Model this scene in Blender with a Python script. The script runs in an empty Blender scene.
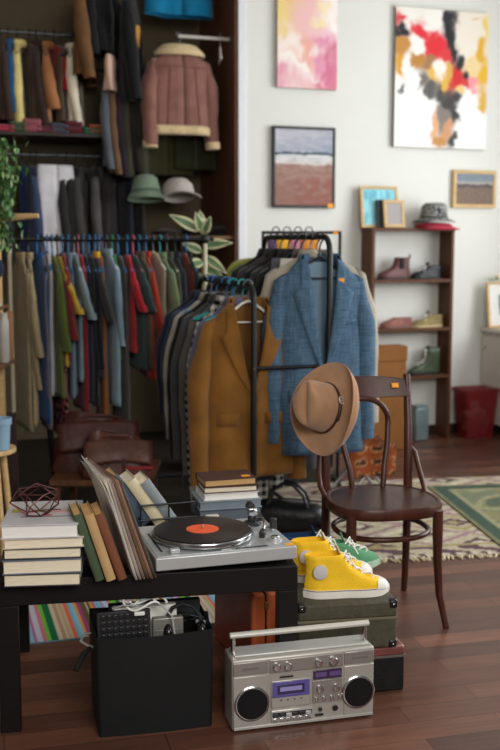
import bpy, math, random
LIGHT_W, LIGHT_F, WORLD = 165.0, 115.0, 0.16
from mathutils import Vector, Matrix, noise
sc = bpy.context.scene
col = sc.collection
PI = math.pi
F, H = 1042.0, 1.42
PITCH = math.atan(135/1042.0)
# ------------------------------------------------------------ camera geometry helpers
def ray(px, py):
    x = (px-250)/F; y = (375-py)/F
    return Vector((x, math.cos(PITCH)+y*math.sin(PITCH), -math.sin(PITCH)+y*math.cos(PITCH)))
def on(px, py, z=0.0):
    d = ray(px, py); t = (z-H)/d.z
    return Vector((d.x*t, d.y*t, z))
def at(px, py, Y):
    d = ray(px, py); t = Y/d.y
    return Vector((d.x*t, Y, H+d.z*t))
def projx(P):
    fw = P.y*math.cos(PITCH)-(P.z-H)*math.sin(PITCH)
    return 250+F*P.x/fw
def Tr(x, y=0, z=0):
    return Matrix.Translation(Vector((x, y, z)) if not hasattr(x, '__len__') else Vector(x))
def Rz(d): return Matrix.Rotation(math.radians(d), 4, 'Z')
def Rx(d): return Matrix.Rotation(math.radians(d), 4, 'X')
def Ry(d): return Matrix.Rotation(math.radians(d), 4, 'Y')
def lerp(a, b, t): return a+(b-a)*t
def table(tab, z):
    if z <= tab[0][0]: return tab[0][1:]
    for p, q in zip(tab, tab[1:]):
        if z <= q[0]:
            t = (z-p[0])/(q[0]-p[0])
            return tuple(lerp(a, b, t) for a, b in zip(p[1:], q[1:]))
    return tab[-1][1:]
# ------------------------------------------------------------ mesh builder
class MB:
    def __init__(s): s.v = []; s.f = []; s.mi = []; s.c = None; s.M = Matrix()
    def add(s, vs, fs, mi=0):
        b = len(s.v)
        s.v += [s.M @ Vector(v) for v in vs]
        for k, f in enumerate(fs):
            s.f.append(tuple(b+i for i in f)); s.mi.append(mi[k] if isinstance(mi, list) else mi)
        return s
    def box(s, x0, x1, y0, y1, z0, z1, mi=0):
        v = [(x, y, z) for z in (z0, z1) for y in (y0, y1) for x in (x0, x1)]
        return s.add(v, [(0,2,3,1),(4,5,7,6),(0,1,5,4),(2,6,7,3),(0,4,6,2),(1,3,7,5)], mi)
    def loft(s, rings, closed=True, cap0=False, cap1=False, mi=0):
        n = len(rings[0]); v = [p for r in rings for p in r]; f = []
        for i in range(len(rings)-1):
            for j in range(n if closed else n-1):
                k = (j+1) % n
                f.append((i*n+j, i*n+k, (i+1)*n+k, (i+1)*n+j))
        if cap0: f.append(tuple(range(n))[::-1])
        if cap1: f.append(tuple((len(rings)-1)*n+j for j in range(n)))
        return s.add(v, f, mi)
    def tube(s, path, r, n=8, closed=False, mi=0):
        P = [Vector(p) for p in path]; m = len(P)
        R = r if isinstance(r, (list, tuple)) else [r]*m
        tang = []
        for i in range(m):
            a = P[(i-1) % m] if closed or i > 0 else P[i]
            b = P[(i+1) % m] if closed or i < m-1 else P[i]
            t = (b-a); tang.append(t.normalized() if t.length > 1e-9 else Vector((0,0,1)))
        up = Vector((0,0,1)) if abs(tang[0].z) < .9 else Vector((1,0,0))
        u = tang[0].cross(up).normalized(); rings = []
        for i in range(m):
            t = tang[i]; u = (u-t*u.dot(t))
            u = u.normalized() if u.length > 1e-6 else t.orthogonal().normalized()
            w = t.cross(u)
            rings.append([P[i]+(u*math.cos(2*PI*k/n)+w*math.sin(2*PI*k/n))*R[i] for k in range(n)])
        if closed: rings.append(rings[0])
        return s.loft(rings, True, not closed, not closed, mi)
    def lathe(s, prof, n=24, cap0=True, cap1=True, mi=0):
        return s.loft([[(r*math.cos(2*PI*k/n), r*math.sin(2*PI*k/n), z) for k in range(n)] for r, z in prof], True, cap0, cap1, mi)
    def ball(s, c, rx, ry=None, rz=None, n=14, m=9, mi=0, wob=0, seed=0):
        ry = ry or rx; rz = rz or rx; rings = []
        for i in range(m+1):
            a = -PI/2+PI*(i*.98+.01*m)/m
            ring = []
            for k in range(n):
                q = Vector((math.cos(a)*math.cos(2*PI*k/n), math.cos(a)*math.sin(2*PI*k/n), math.sin(a)))
                w = 1+wob*noise.noise(q*2.2+Vector((seed*3.1, seed, 0)))
                ring.append((c[0]+q.x*rx*w, c[1]+q.y*ry*w, c[2]+q.z*rz*w))
            rings.append(ring)
        return s.loft(rings, True, True, True, mi)
    def grid(s, fn, nu, nv, mi=0):
        v = [fn(i/nu, j/nv) for j in range(nv+1) for i in range(nu+1)]
        f = [(j*(nu+1)+i, j*(nu+1)+i+1, (j+1)*(nu+1)+i+1, (j+1)*(nu+1)+i) for j in range(nv) for i in range(nu)]
        return s.add(v, f, mi)
    def build(s, name, mats, parent=None, M=None, smooth=40, bevel=0, solid=0, seg=2, sub=0):
        me = bpy.data.meshes.new(name)
        me.from_pydata([tuple(v) for v in s.v], [], s.f)
        if not isinstance(mats, (list, tuple)): mats = [mats]
        for m in mats: me.materials.append(m)
        me.polygons.foreach_set('material_index', s.mi)
        if s.c:
            ca = me.color_attributes.new('Col', 'FLOAT_COLOR', 'POINT')
            flat = []
            for c in s.c: flat += [c[0], c[1], c[2], 1.0]
            ca.data.foreach_set('color', flat)
        if smooth:
            me.polygons.foreach_set('use_smooth', [True]*len(me.polygons))
            me.set_sharp_from_angle(angle=math.radians(smooth))
        me.update()
        o = bpy.data.objects.new(name, me); col.objects.link(o)
        if parent: o.parent = parent
        if M is not None: o.matrix_basis = M
        if solid:
            d = o.modifiers.new('t', 'SOLIDIFY'); d.thickness = solid; d.offset = 0
        if bevel:
            d = o.modifiers.new('b', 'BEVEL'); d.width = bevel; d.segments = seg; d.limit_method = 'ANGLE'; d.angle_limit = math.radians(40)
        if sub:
            d = o.modifiers.new('s', 'SUBSURF'); d.levels = d.render_levels = sub
        return o
def under(child, parent):
    m = parent.matrix_basis.inverted() @ child.matrix_basis; child.parent = parent; child.matrix_basis = m
    return child
def T(name, label, cat, M, group=None):
    o = bpy.data.objects.new(name, None); col.objects.link(o); o.empty_display_size = .05
    o.matrix_world = M; o['label'] = label; o['category'] = cat
    if group: o['group'] = group
    return o
def tag(o, label, cat, group=None):
    o['label'] = label; o['category'] = cat
    if group: o['group'] = group
    return o
def struct(name, mb, m, **k):
    o = mb.build(name, m, **k); o['kind'] = 'structure'; return o
def boxpart(name, x0, x1, y0, y1, z0, z1, m, parent=None, bevel=.002, M=None, smooth=40):
    return MB().box(x0, x1, y0, y1, z0, z1).build(name, m, parent, M, bevel=bevel, smooth=smooth)
# ------------------------------------------------------------ materials
def lin(c):
    c = c/255.0
    return c/12.92 if c <= .04045 else ((c+.055)/1.055)**2.4
def L3(rgb): return tuple(lin(c) for c in rgb)
_m = {}
def nodes(name):
    m = bpy.data.materials.new(name); m.use_nodes = True
    nt = m.node_tree; b = nt.nodes['Principled BSDF']
    return m, nt, b
def N(nt, t, **k):
    n = nt.nodes.new(t)
    for a, v in k.items():
        if a in n.inputs: n.inputs[a].default_value = v
        else: setattr(n, a, v)
    return n
def mat(name, rgb, rough=.5, metal=0, var=.1, nscale=12, bump=0, bscale=80, spec=.5, sheen=0, trans=0, alpha=1, stretch=None, coat=0):
    key = (name, tuple(rgb))
    if key in _m: return _m[key]
    m, nt, b = nodes(name)
    c = L3(rgb)
    b.inputs['Roughness'].default_value = rough; b.inputs['Metallic'].default_value = metal
    b.inputs['Specular IOR Level'].default_value = spec
    if sheen: b.inputs['Sheen Weight'].default_value = sheen
    if trans: b.inputs['Transmission Weight'].default_value = trans
    if coat: b.inputs['Coat Weight'].default_value = coat
    if alpha < 1: b.inputs['Alpha'].default_value = alpha
    tc = N(nt, 'ShaderNodeTexCoord'); src = tc.outputs['Object']
    if stretch:
        mp = N(nt, 'ShaderNodeMapping'); mp.inputs['Scale'].default_value = stretch
        nt.links.new(src, mp.inputs[0]); src = mp.outputs[0]
    nz = N(nt, 'ShaderNodeTexNoise', Scale=nscale, Detail=4.0)
    nt.links.new(src, nz.inputs['Vector'])
    rp = N(nt, 'ShaderNodeValToRGB')
    rp.color_ramp.elements[0].position = .3; rp.color_ramp.elements[1].position = .7
    rp.color_ramp.elements[0].color = (*[x*(1-var) for x in c], 1)
    rp.color_ramp.elements[1].color = (*[min(1, x*(1+var)) for x in c], 1)
    nt.links.new(nz.outputs[0], rp.inputs[0]); nt.links.new(rp.outputs[0], b.inputs['Base Color'])
    if bump:
        n2 = N(nt, 'ShaderNodeTexNoise', Scale=bscale, Detail=3.0); nt.links.new(src, n2.inputs['Vector'])
        bp = N(nt, 'ShaderNodeBump', Strength=bump, Distance=.01)
        nt.links.new(n2.outputs[0], bp.inputs['Height']); nt.links.new(bp.outputs[0], b.inputs['Normal'])
    _m[key] = m; return m
def cloth(rgb, var=.14): return mat('cloth', rgb, .9, 0, var, 9, .25, 140, .15, .15)
def paint(rough=.6, spec=.3):
    key = ('paint', rough)
    if key in _m: return _m[key]
    m, nt, b = nodes('painted')
    a = N(nt, 'ShaderNodeVertexColor', layer_name='Col')
    nt.links.new(a.outputs[0], b.inputs['Base Color'])
    b.inputs['Roughness'].default_value = rough; b.inputs['Specular IOR Level'].default_value = spec
    _m[key] = m; return m
def checker_cloth(name, c1, c2, scale, kind='check'):
    m, nt, b = nodes(name)
    tc = N(nt, 'ShaderNodeTexCoord')
    if kind == 'check':
        sep = N(nt, 'ShaderNodeSeparateXYZ'); nt.links.new(tc.outputs['Object'], sep.inputs[0])
        outs = []
        for ax in (0, 2):
            ml = N(nt, 'ShaderNodeMath', operation='MULTIPLY'); ml.inputs[1].default_value = scale
            fr = N(nt, 'ShaderNodeMath', operation='FRACT'); gt = N(nt, 'ShaderNodeMath', operation='GREATER_THAN'); gt.inputs[1].default_value = .5
            nt.links.new(sep.outputs[ax], ml.inputs[0]); nt.links.new(ml.outputs[0], fr.inputs[0]); nt.links.new(fr.outputs[0], gt.inputs[0]); outs.append(gt)
        ad = N(nt, 'ShaderNodeMath', operation='ADD'); nt.links.new(outs[0].outputs[0], ad.inputs[0]); nt.links.new(outs[1].outputs[0], ad.inputs[1])
        hv = N(nt, 'ShaderNodeMath', operation='MULTIPLY'); hv.inputs[1].default_value = .5; nt.links.new(ad.outputs[0], hv.inputs[0]); fac = hv.outputs[0]
    else:
        wv = N(nt, 'ShaderNodeTexNoise', Scale=scale, Detail=5.0); nt.links.new(tc.outputs['Object'], wv.inputs['Vector'])
        rr = N(nt, 'ShaderNodeValToRGB'); rr.color_ramp.elements[0].position = .45; rr.color_ramp.elements[1].position = .55
        nt.links.new(wv.outputs[0], rr.inputs[0]); fac = rr.outputs[0]
    mx = N(nt, 'ShaderNodeMix', data_type='RGBA')
    mx.inputs[6].default_value = (*L3(c1), 1); mx.inputs[7].default_value = (*L3(c2), 1)
    nt.links.new(fac, mx.inputs[0]); nt.links.new(mx.outputs[2], b.inputs['Base Color'])
    b.inputs['Roughness'].default_value = .9; b.inputs['Specular IOR Level'].default_value = .15
    return m
def weave_cloth(name, c, scale=26, amt=.3):
    m, nt, b = nodes(name)
    tc = N(nt, 'ShaderNodeTexCoord'); cc = L3(c); fac = None
    for sx, sz in ((1, 14), (14, 1)):
        mp = N(nt, 'ShaderNodeMapping'); mp.inputs['Scale'].default_value = (sx*scale, scale, sz*scale)
        nz = N(nt, 'ShaderNodeTexNoise', Scale=.5, Detail=2.0)
        nt.links.new(tc.outputs['Object'], mp.inputs[0]); nt.links.new(mp.outputs[0], nz.inputs['Vector'])
        if fac is None: fac = nz.outputs[0]
        else:
            ad = N(nt, 'ShaderNodeMath', operation='ADD'); nt.links.new(fac, ad.inputs[0]); nt.links.new(nz.outputs[0], ad.inputs[1]); fac = ad.outputs[0]
    rp = N(nt, 'ShaderNodeValToRGB'); rp.color_ramp.elements[0].position = .8; rp.color_ramp.elements[1].position = 1.0
    hv = N(nt, 'ShaderNodeMath', operation='MULTIPLY'); hv.inputs[1].default_value = .9; nt.links.new(fac, hv.inputs[0]); nt.links.new(hv.outputs[0], rp.inputs[0])
    rp.color_ramp.elements[0].color = (*[x*(1-amt) for x in cc], 1); rp.color_ramp.elements[1].color = (*[min(1, x*(1+amt)) for x in cc], 1)
    nt.links.new(rp.outputs[0], b.inputs['Base Color'])
    b.inputs['Roughness'].default_value = .85; b.inputs['Specular IOR Level'].default_value = .2
    return m
STEEL = mat('chrome', (200, 200, 200), .18, 1, .03)
BLACKM = mat('black_metal', (22, 22, 23), .42, .3, .1)
BLACKP = mat('black_plastic', (20, 20, 22), .45, 0, .1)
WHITEP = mat('white_plastic', (225, 225, 220), .45, 0, .04)
STICK = mat('orange_sticker', (250, 165, 30), .6, 0, .04)
PAGES = mat('book_pages', (238, 226, 200), .85, 0, .12, 30, .3, 160, .2, 0, 0, 1, (1, 1, 40))
PAGESW = mat('book_pages', (242, 240, 234), .85, 0, .08, 30, .3, 160, .2, 0, 0, 1, (1, 1, 40))
PAGEST = mat('book_pages', (205, 165, 112), .85, 0, .12, 30, .3, 160, .2, 0, 0, 1, (1, 1, 40))
WALNUT = mat('walnut_wood', (92, 58, 38), .55, 0, .3, 6, .1, 40, .25, 0, 0, 1, (6, 6, .6))
LIGHTWOOD = mat('light_wood', (206, 172, 120), .55, 0, .18, 8, .1, 50, .4, 0, 0, 1, (1, 6, 6))
# ------------------------------------------------------------ room
WY = 20.0
WO = Vector((1.329, 7.571, 0))
WM = Tr(WO) @ Rz(WY)                    # wall frame: x along the wall, -y into the room
UX = Vector((math.cos(math.radians(WY)), math.sin(math.radians(WY)), 0))
WN = Vector((math.sin(math.radians(WY)), -math.cos(math.radians(WY)), 0))
def wp(px, py, off=0.0):
    d = ray(px, py); t = (WO.dot(WN)+off)/Vector((d.x, d.y, 0)).dot(WN)
    P = Vector((d.x*t, d.y*t, H+d.z*t)); q = P-WO
    return q.dot(UX), P.z
XC = wp(238, 200)[0]                    # alcove corner
XR = wp(481, 380)[0]                    # cabinet front along the right wall
CEIL = 3.4
def floor_mat():
    m, nt, b = nodes('wood_floor')
    tc = N(nt, 'ShaderNodeTexCoord'); mp = N(nt, 'ShaderNodeMapping'); mp.inputs['Rotation'].default_value = (0, 0, math.radians(-14))
    nt.links.new(tc.outputs['Object'], mp.inputs[0])
    br = N(nt, 'ShaderNodeTexBrick', Scale=1.0); br.offset = .37; br.squash = 1
    br.inputs['Brick Width'].default_value = .72; br.inputs['Row Height'].default_value = .105
    br.inputs['Mortar Size'].default_value = .0012; br.inputs['Mortar Smooth'].default_value = .2; br.inputs['Bias'].default_value = 0
    br.inputs['Color1'].default_value = (0, 0, 0, 1); br.inputs['Color2'].default_value = (1, 1, 1, 1); br.inputs['Mortar'].default_value = (0, 0, 0, 1)
    nt.links.new(mp.outputs[0], br.inputs['Vector'])
    rp = N(nt, 'ShaderNodeValToRGB')
    e = rp.color_ramp.elements; e[0].color = (*L3((80, 50, 39)), 1); e[1].color = (*L3((122, 79, 60)), 1)
    k = e.new(.5); k.color = (*L3((94, 60, 47)), 1)
    nt.links.new(br.outputs['Color'], rp.inputs[0])
    m2 = N(nt, 'ShaderNodeMapping'); m2.inputs['Scale'].default_value = (2.2, 34, 1); nt.links.new(mp.outputs[0], m2.inputs[0])
    gz = N(nt, 'ShaderNodeTexNoise', Scale=2.0, Detail=6.0, Roughness=.65); nt.links.new(m2.outputs[0], gz.inputs['Vector'])
    m3 = N(nt, 'ShaderNodeMapping'); m3.inputs['Scale'].default_value = (1.2, 6, 1); nt.links.new(mp.outputs[0], m3.inputs[0])
    bz = N(nt, 'ShaderNodeTexNoise', Scale=1.6, Detail=3.0); nt.links.new(m3.outputs[0], bz.inputs['Vector'])
    ad = N(nt, 'ShaderNodeMath', operation='ADD'); nt.links.new(gz.outputs[0], ad.inputs[0]); nt.links.new(bz.outputs[0], ad.inputs[1])
    mr = N(nt, 'ShaderNodeMapRange'); mr.inputs[1].default_value = .7; mr.inputs[2].default_value = 1.3; mr.inputs[3].default_value = .66; mr.inputs[4].default_value = 1.3
    nt.links.new(ad.outputs[0], mr.inputs[0])
    mx = N(nt, 'ShaderNodeVectorMath', operation='SCALE'); nt.links.new(rp.outputs[0], mx.inputs[0]); nt.links.new(mr.outputs[0], mx.inputs['Scale'])
    mm = N(nt, 'ShaderNodeMix', data_type='RGBA'); mm.inputs[7].default_value = (*L3((30, 18, 14)), 1)
    nt.links.new(br.outputs['Fac'], mm.inputs[0]); nt.links.new(mx.outputs[0], mm.inputs[6]); nt.links.new(mm.outputs[2], b.inputs['Base Color'])
    b.inputs['Roughness'].default_value = .34; b.inputs['Specular IOR Level'].default_value = .45
    bp = N(nt, 'ShaderNodeBump', Strength=.06, Distance=.004); nt.links.new(gz.outputs[0], bp.inputs['Height']); nt.links.new(bp.outputs[0], b.inputs['Normal'])
    return m
WALL = mat('white_wall_paint', (226, 226, 220), .8, 0, .02, 2, .05, 120, .2)
OLIVE = mat('olive_grey_wall', (104, 93, 75), .9, 0, .08, 3, .05, 90, .1)
PANEL = mat('brown_panel', (104, 68, 48), .55, 0, .2, 5, .05, 30, .3, 0, 0, 1, (8, 8, .6))
struct('floor', MB().box(-5, 6, -2.5, 9.5, -.1, 0), floor_mat(), smooth=0)
fa = Tr(0, 0, 0)
g = MB(); g.M = WM; g.box(-4.6, XC+.25, -1.9, .78, .0, .004)
struct('floor_alcove', g, mat('grey_carpet', (50, 45, 37), .95, 0, .15, 60, .3, 300, .1), smooth=0)
g = MB(); g.M = WM; g.box(XC+.0, XR+.62, 0, .8, 0, CEIL); struct('wall_back', g, WALL, bevel=.004)
g = MB(); g.M = WM; g.box(XC, XC+.052, -.014, 0, 0, CEIL); struct('trim_1', g, mat('trim_paint', (228, 230, 234), .5, 0, .02), bevel=.003)
g = MB(); g.M = WM; g.box(XC-.02, XC, 0.0, .78, 0, CEIL); struct('wall_alcove_side', g, PANEL)
g = MB(); g.M = WM; g.box(-4.6, XC, .78, .85, 0, CEIL); struct('wall_alcove_back', g, OLIVE)
g = MB(); g.M = WM; g.box(-4.7, -4.6, -5.2, .85, 0, CEIL); struct('wall_left', g, mat('left_wall_paint', (150, 144, 134), .85, 0, .03))
XW = XR+.58
g = MB(); g.M = WM                       # the wall on the window side, with one wide window opening
W0, W1, WZ0, WZ1 = -5.0, -.9, .95, 2.95
g.box(XW, XW+.2, W1, .8, 0, CEIL); g.box(XW, XW+.2, -6.5, W0, 0, CEIL); g.box(XW, XW+.2, W0, W1, 0, WZ0); g.box(XW, XW+.2, W0, W1, WZ1, CEIL)
struct('wall_right', g, WALL, smooth=0)
g = MB(); g.M = WM
for y in (W0, W0+1.37, W0+2.73, W1-.06): g.box(XW+.05, XW+.12, y, y+.06, WZ0, WZ1)
for z in (WZ0, WZ1-.06): g.box(XW+.05, XW+.12, W0, W1, z, z+.06)
struct('window_1', g, mat('window_paint', (230, 230, 228), .4, 0, .02), smooth=0)
g = MB(); g.M = WM; g.box(-4.7, XW+.2, -6.5, .85, CEIL, CEIL+.1); struct('ceiling', g, mat('ceiling_paint', (224, 223, 218), .9, 0, .02), smooth=0)
g = MB(); g.M = WM; g.box(XC+.052, XR, -.014, 0, 0, .07); struct('baseboard_back', g, mat('baseboard_wood', (46, 32, 26), .5, 0, .15), bevel=.002)
# ------------------------------------------------------------ camera, light
cam = bpy.data.cameras.new('camera'); co = bpy.data.objects.new('camera', cam); col.objects.link(co)
co.location = (0, 0, H); co.rotation_euler = (PI/2-PITCH, 0, 0)
cam.sensor_fit = 'VERTICAL'; cam.sensor_height = 36; cam.lens = F/750*36; cam.clip_start = .05
cam.dof.use_dof = True; cam.dof.focus_distance = 3.15; cam.dof.aperture_fstop = 2.9
sc.camera = co
def area(name, M, sx, sy, power, colr):
    l = bpy.data.lights.new(name, 'AREA'); l.shape = 'RECTANGLE'; l.size = sx; l.size_y = sy; l.energy = power; l.color = colr
    o = bpy.data.objects.new(name, l); col.objects.link(o); o.matrix_world = M; return o
# daylight through the wide window in the side wall (area lamp in the opening, aimed into the room and a little down)
area('window_daylight', WM @ Tr(XW+.16, (W0+W1)/2, (WZ0+WZ1)/2) @ Ry(90) @ Rx(0), WZ1-WZ0-.1, W1-W0-.1, LIGHT_W, (.93, .97, 1.0))
area('front_fill_light', Tr(1.05, -.5, 2.5) @ Rz(12) @ Rx(63), 2.0, 1.4, LIGHT_F, (1.0, .97, .93))  # unseen fill lamp added behind the camera to brighten the foreground
w = bpy.data.worlds.new('world'); sc.world = w; w.use_nodes = True
bg = w.node_tree.nodes['Background']; bg.inputs[0].default_value = (.95, .97, 1.0, 1); bg.inputs[1].default_value = WORLD
sc.view_settings.view_transform = 'Standard'; sc.view_settings.look = 'None'; sc.view_settings.gamma = 1
sc.view_settings.exposure = 0; sc.view_settings.use_curve_mapping = False
sc.cycles.use_denoising = True
# ------------------------------------------------------------ clothes
def se(c, e): return math.copysign(abs(c)**(2.0/e), c)
def garment(label, cat, hook, yaw, m, W=.21, Ln=.7, D=.055, sleeve='long', slen=None, neck=.075, vz=None, hem=1.0, seed=0, group=None,
            name='shirt', solid=0, sag=0, extra=None, splay=.03, sr=.055, drop=.075, fold=1.0, flare=0):
    """cloth hung from a rail: x along the shoulders, -y the front, z=0 the rail"""
    rnd = random.Random(seed*7+3); ph = rnd.uniform(0, 6); ph2 = rnd.uniform(0, 6)
    root = T(name, label, cat, Tr(hook) @ Rz(yaw), group)
    e = 2.5; z0 = -drop; zb = z0-Ln
    if sleeve == 'pants':
        prof = [(zb, W*1.0, D*.8), (zb+Ln*.4, W*1.0, D*.9), (z0-.04, W*.97, D), (z0, W*.93, D*.7)]
    else:
        prof = [(zb, W*hem, D*1.15+flare), (zb+Ln*.3, W*(.5+.5*hem)*.97, D*1.1), (z0-.30, W*.93, D), (z0-.17, W*.98, D*.95), (z0-.125, W*1.0, D*.85),
                (z0-.095, W*.93, D*.75), (z0-.065, W*.72, D*.7), (z0-.03, neck+.035, D*.75), (z0-.005, neck, D*.85)]
    nr = 24
    def fold_at(x, z):
        t = min(1, max(0, (z0-.12-z)/max(.1, Ln-.12)))
        return fold*(.016*t*math.sin(x/W*4.2+ph+z*2.2)+.009*t*math.sin(x/W*9+ph2-z*3)+.004*math.sin(z*17+x*20+ph))
    def front(x, z, off=0):
        a, b = table(prof, z); q = min(.999, abs(x)/a)
        return -b*(1-q**e)**(1/e)+fold_at(x, z)-off
    def vx(z):
        if vz is None: return 0.0
        zt, half = vz                     # V opening: from the neck down to zt
        if z <= z0-zt: return 0.0
        return half*((z-(z0-zt))/zt)**.8
    rings = []
    zs = [zb+(z0-.17-zb)*k/(nr-1) for k in range(nr)]+[z0-.145, z0-.12, z0-.095, z0-.08, z0-.065, z0-.045, z0-.025, z0-.005]
    if sleeve == 'pants': zs = [zb+(z0-zb)*k/(nr-1) for k in range(nr)]
    for z in zs:
        a, b = table(prof, z); v = min(vx(z), a*.96)
        pe = math.acos(min(1, (v/a)**(e/2))) if v > 0 else PI/2
        ring = []
        for k in range(41):
            p = -pe+(PI+2*pe)*k/40
            x = a*se(math.cos(p), e); y = b*se(math.sin(p), e)
            if p < 0 or p > PI: zz = z
            else: zz = z
            if k in (0, 40) and v == 0: x = 0
            ring.append((x, y+fold_at(x, z), zz))
        rings.append(ring)
    o = MB().loft(rings, False).build('body' if sleeve != 'pants' else 'legs', m, root, smooth=80, solid=solid or .003)
    if sleeve in ('long', 'short'):
        sl = slen or (.60 if sleeve == 'long' else .22)
        for sx in (-1, 1):
            sw = rnd.uniform(-.02, .03); rr = []
            n = 14
            for k in range(n):
                t = k/(n-1)
                z = z0-.105-sl*t+ (.02 if k == 0 else 0)
                x = sx*(W*.90+splay*math.sin(min(1, t*2.2)*PI/2)+ (splay*.6*t if sleeve == 'short' else 0))
                y = -.012*t-.03*t*t+sw*t
                rx = sr*(.55+.45*min(1, t*4))*(1-.28*t if sleeve == 'long' else 1+.12*t)*(1+.05*math.sin(t*19+ph))
                ry = rx*min(1.0, D*1.3/sr)
                rr.append([(x+rx*math.cos(2*PI*q/14)*(1+.05*math.sin(3*q+t*9+ph)), y+ry*math.sin(2*PI*q/14), z+.018*sx*(-math.cos(2*PI*q/14))*(1-t)) for q in range(14)])
            rr = rr+[[(lerp(p[0], sx*abs(x), .15), lerp(p[1], y, .15), p[2]+.03) for p in rr[-1]]]
            MB().loft(rr, True, True, True).build('sleeve', m, root, smooth=70)
    if extra: extra(root, front, vx, z0, zb, W)
    return root
def strip(front, zs, xl, xr, off, nx=5, sgn=1):
    g = MB(); rows = []
    for z in zs:
        a, b = xl(z), xr(z)
        rows.append([(sgn*lerp(a, b, k/nx), front(sgn*lerp(a, b, k/nx), z, off), z) for k in range(nx+1)])
    return g.loft(rows, False)
def rng(a, b, n): return [a+(b-a)*k/n for k in range(n+1)]
GREYM = mat('grey_steel', (110, 112, 115), .4, .8, .05)
def hanger(label, hook, yaw, m, wide=.19, bar=True, group=None, drop=.075):
    root = T('clothes_hanger', label, 'hanger', Tr(hook) @ Rz(yaw), group)
    pts = [(.021*math.cos(a), 0, .002+.021*math.sin(a)) for a in rng(math.radians(-20), math.radians(200), 10)]
    pts = pts[::-1] if False else pts
    hk = [(-p[0], 0, p[2]) for p in pts[::-1]]
    hk = [(.021*math.cos(a), 0, .002+.021*math.sin(a)) for a in rng(math.radians(190), math.radians(-40), 12)]+[(.004, 0, -.028), (0, 0, -.05), (0, 0, -drop-.0)]
    MB().tube(hk, .0042, 6).build('hook', GREYM if m in (WHITEH, STEEL) else m, root)
    g = MB(); g.tube([(-wide, 0, -drop-.09), (-wide*.5, 0, -drop-.05), (-.03, 0, -drop-.008), (0, 0, -drop+.004), (.03, 0, -drop-.008), (wide*.5, 0, -drop-.05), (wide, 0, -drop-.09)], .006, 6)
    if bar: g.tube([(-wide, 0, -drop-.09), (0, 0, -drop-.093), (wide, 0, -drop-.09)], .004, 6)
    g.build('shoulders', m, root)
    return root
def on_line(P0, P1, px):
    lo, hi = -.3, 1.3
    for _ in range(50):
        t = (lo+hi)/2
        if projx(P0.lerp(P1, t)) < px: lo = t
        else: hi = t
    return P0.lerp(P1, lo)
BLUEH = mat('blue_hanger', (40, 110, 165), .4, 0, .05); BLACKH = mat('black_hanger', (24, 24, 26), .4, 0, .05)
WHITEH = mat('white_hanger', (225, 222, 212), .4, 0, .03); TEALH = mat('teal_hanger', (30, 150, 150), .4, 0, .05)
PINKH = mat('pink_hanger', (190, 90, 110), .4, 0, .05); GREENH = mat('green_hanger', (50, 130, 90), .4, 0, .05)
HN = {id(BLUEH): 'blue', id(BLACKH): 'black', id(WHITEH): 'white', id(TEALH): 'teal', id(PINKH): 'pink', id(GREENH): 'green'}
def buttons(root, front, xs_zs, m, r=.007, off=.008):
    for x, z in xs_zs:
        g = MB(); g.M = Tr(x, front(x, z, off), z) @ Rx(90); g.lathe([(r, 0), (r, .003), (r*.7, .004)], 10); g.build('button', m, root)
# ---- clothes on the long black rail of the front rack
R0 = at(9, 239, 5.62); R1 = on_line(R0, R0+UX*1.5, 205)
rr_ = T('clothes_rack', 'long black rail on pale posts crowded with T-shirts and shirts', 'clothes rack', Tr(0, 0, 0))
MB().tube([R0-UX*.03, R1+UX*.05], .013, 12).build('rail', BLACKM, rr_)
PALE = mat('pale_post', (200, 192, 165), .4, .1, .06)
for P in (R0, R1):
    MB().tube([P-Vector((0, 0, .012)), (P.x, P.y, .06)], .012, 12).build('post', PALE, rr_)
    MB().ball((P.x, P.y, P.z), .03, .03, .028).build('knob', BLACKP, rr_)
    a = Rz(WY+90) @ Vector((.24, 0, 0))
    MB().tube([P*1-a+Vector((0, 0, .06-P.z)), P+a+Vector((0, 0, .06-P.z))], .014, 10).build('base_bar', BLACKM, rr_)
    for s in (-1, 1):
        c = P+a*s; MB().ball((c.x, c.y, .026), .025, .018, .0255).build('caster', BLACKP, rr_)
q = at(47, 405, 5.62); q2 = at(57, 494, 5.62)
MB().tube([q, q2], .017, 10).build('brace', BLACKM, rr_)
MB().tube([(R0.x, R0.y, .065), (R1.x, R1.y, .065)], .012, 10).build('base_rail', BLACKM, rr_)
GL = 'clothes on the long black rail'
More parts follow.
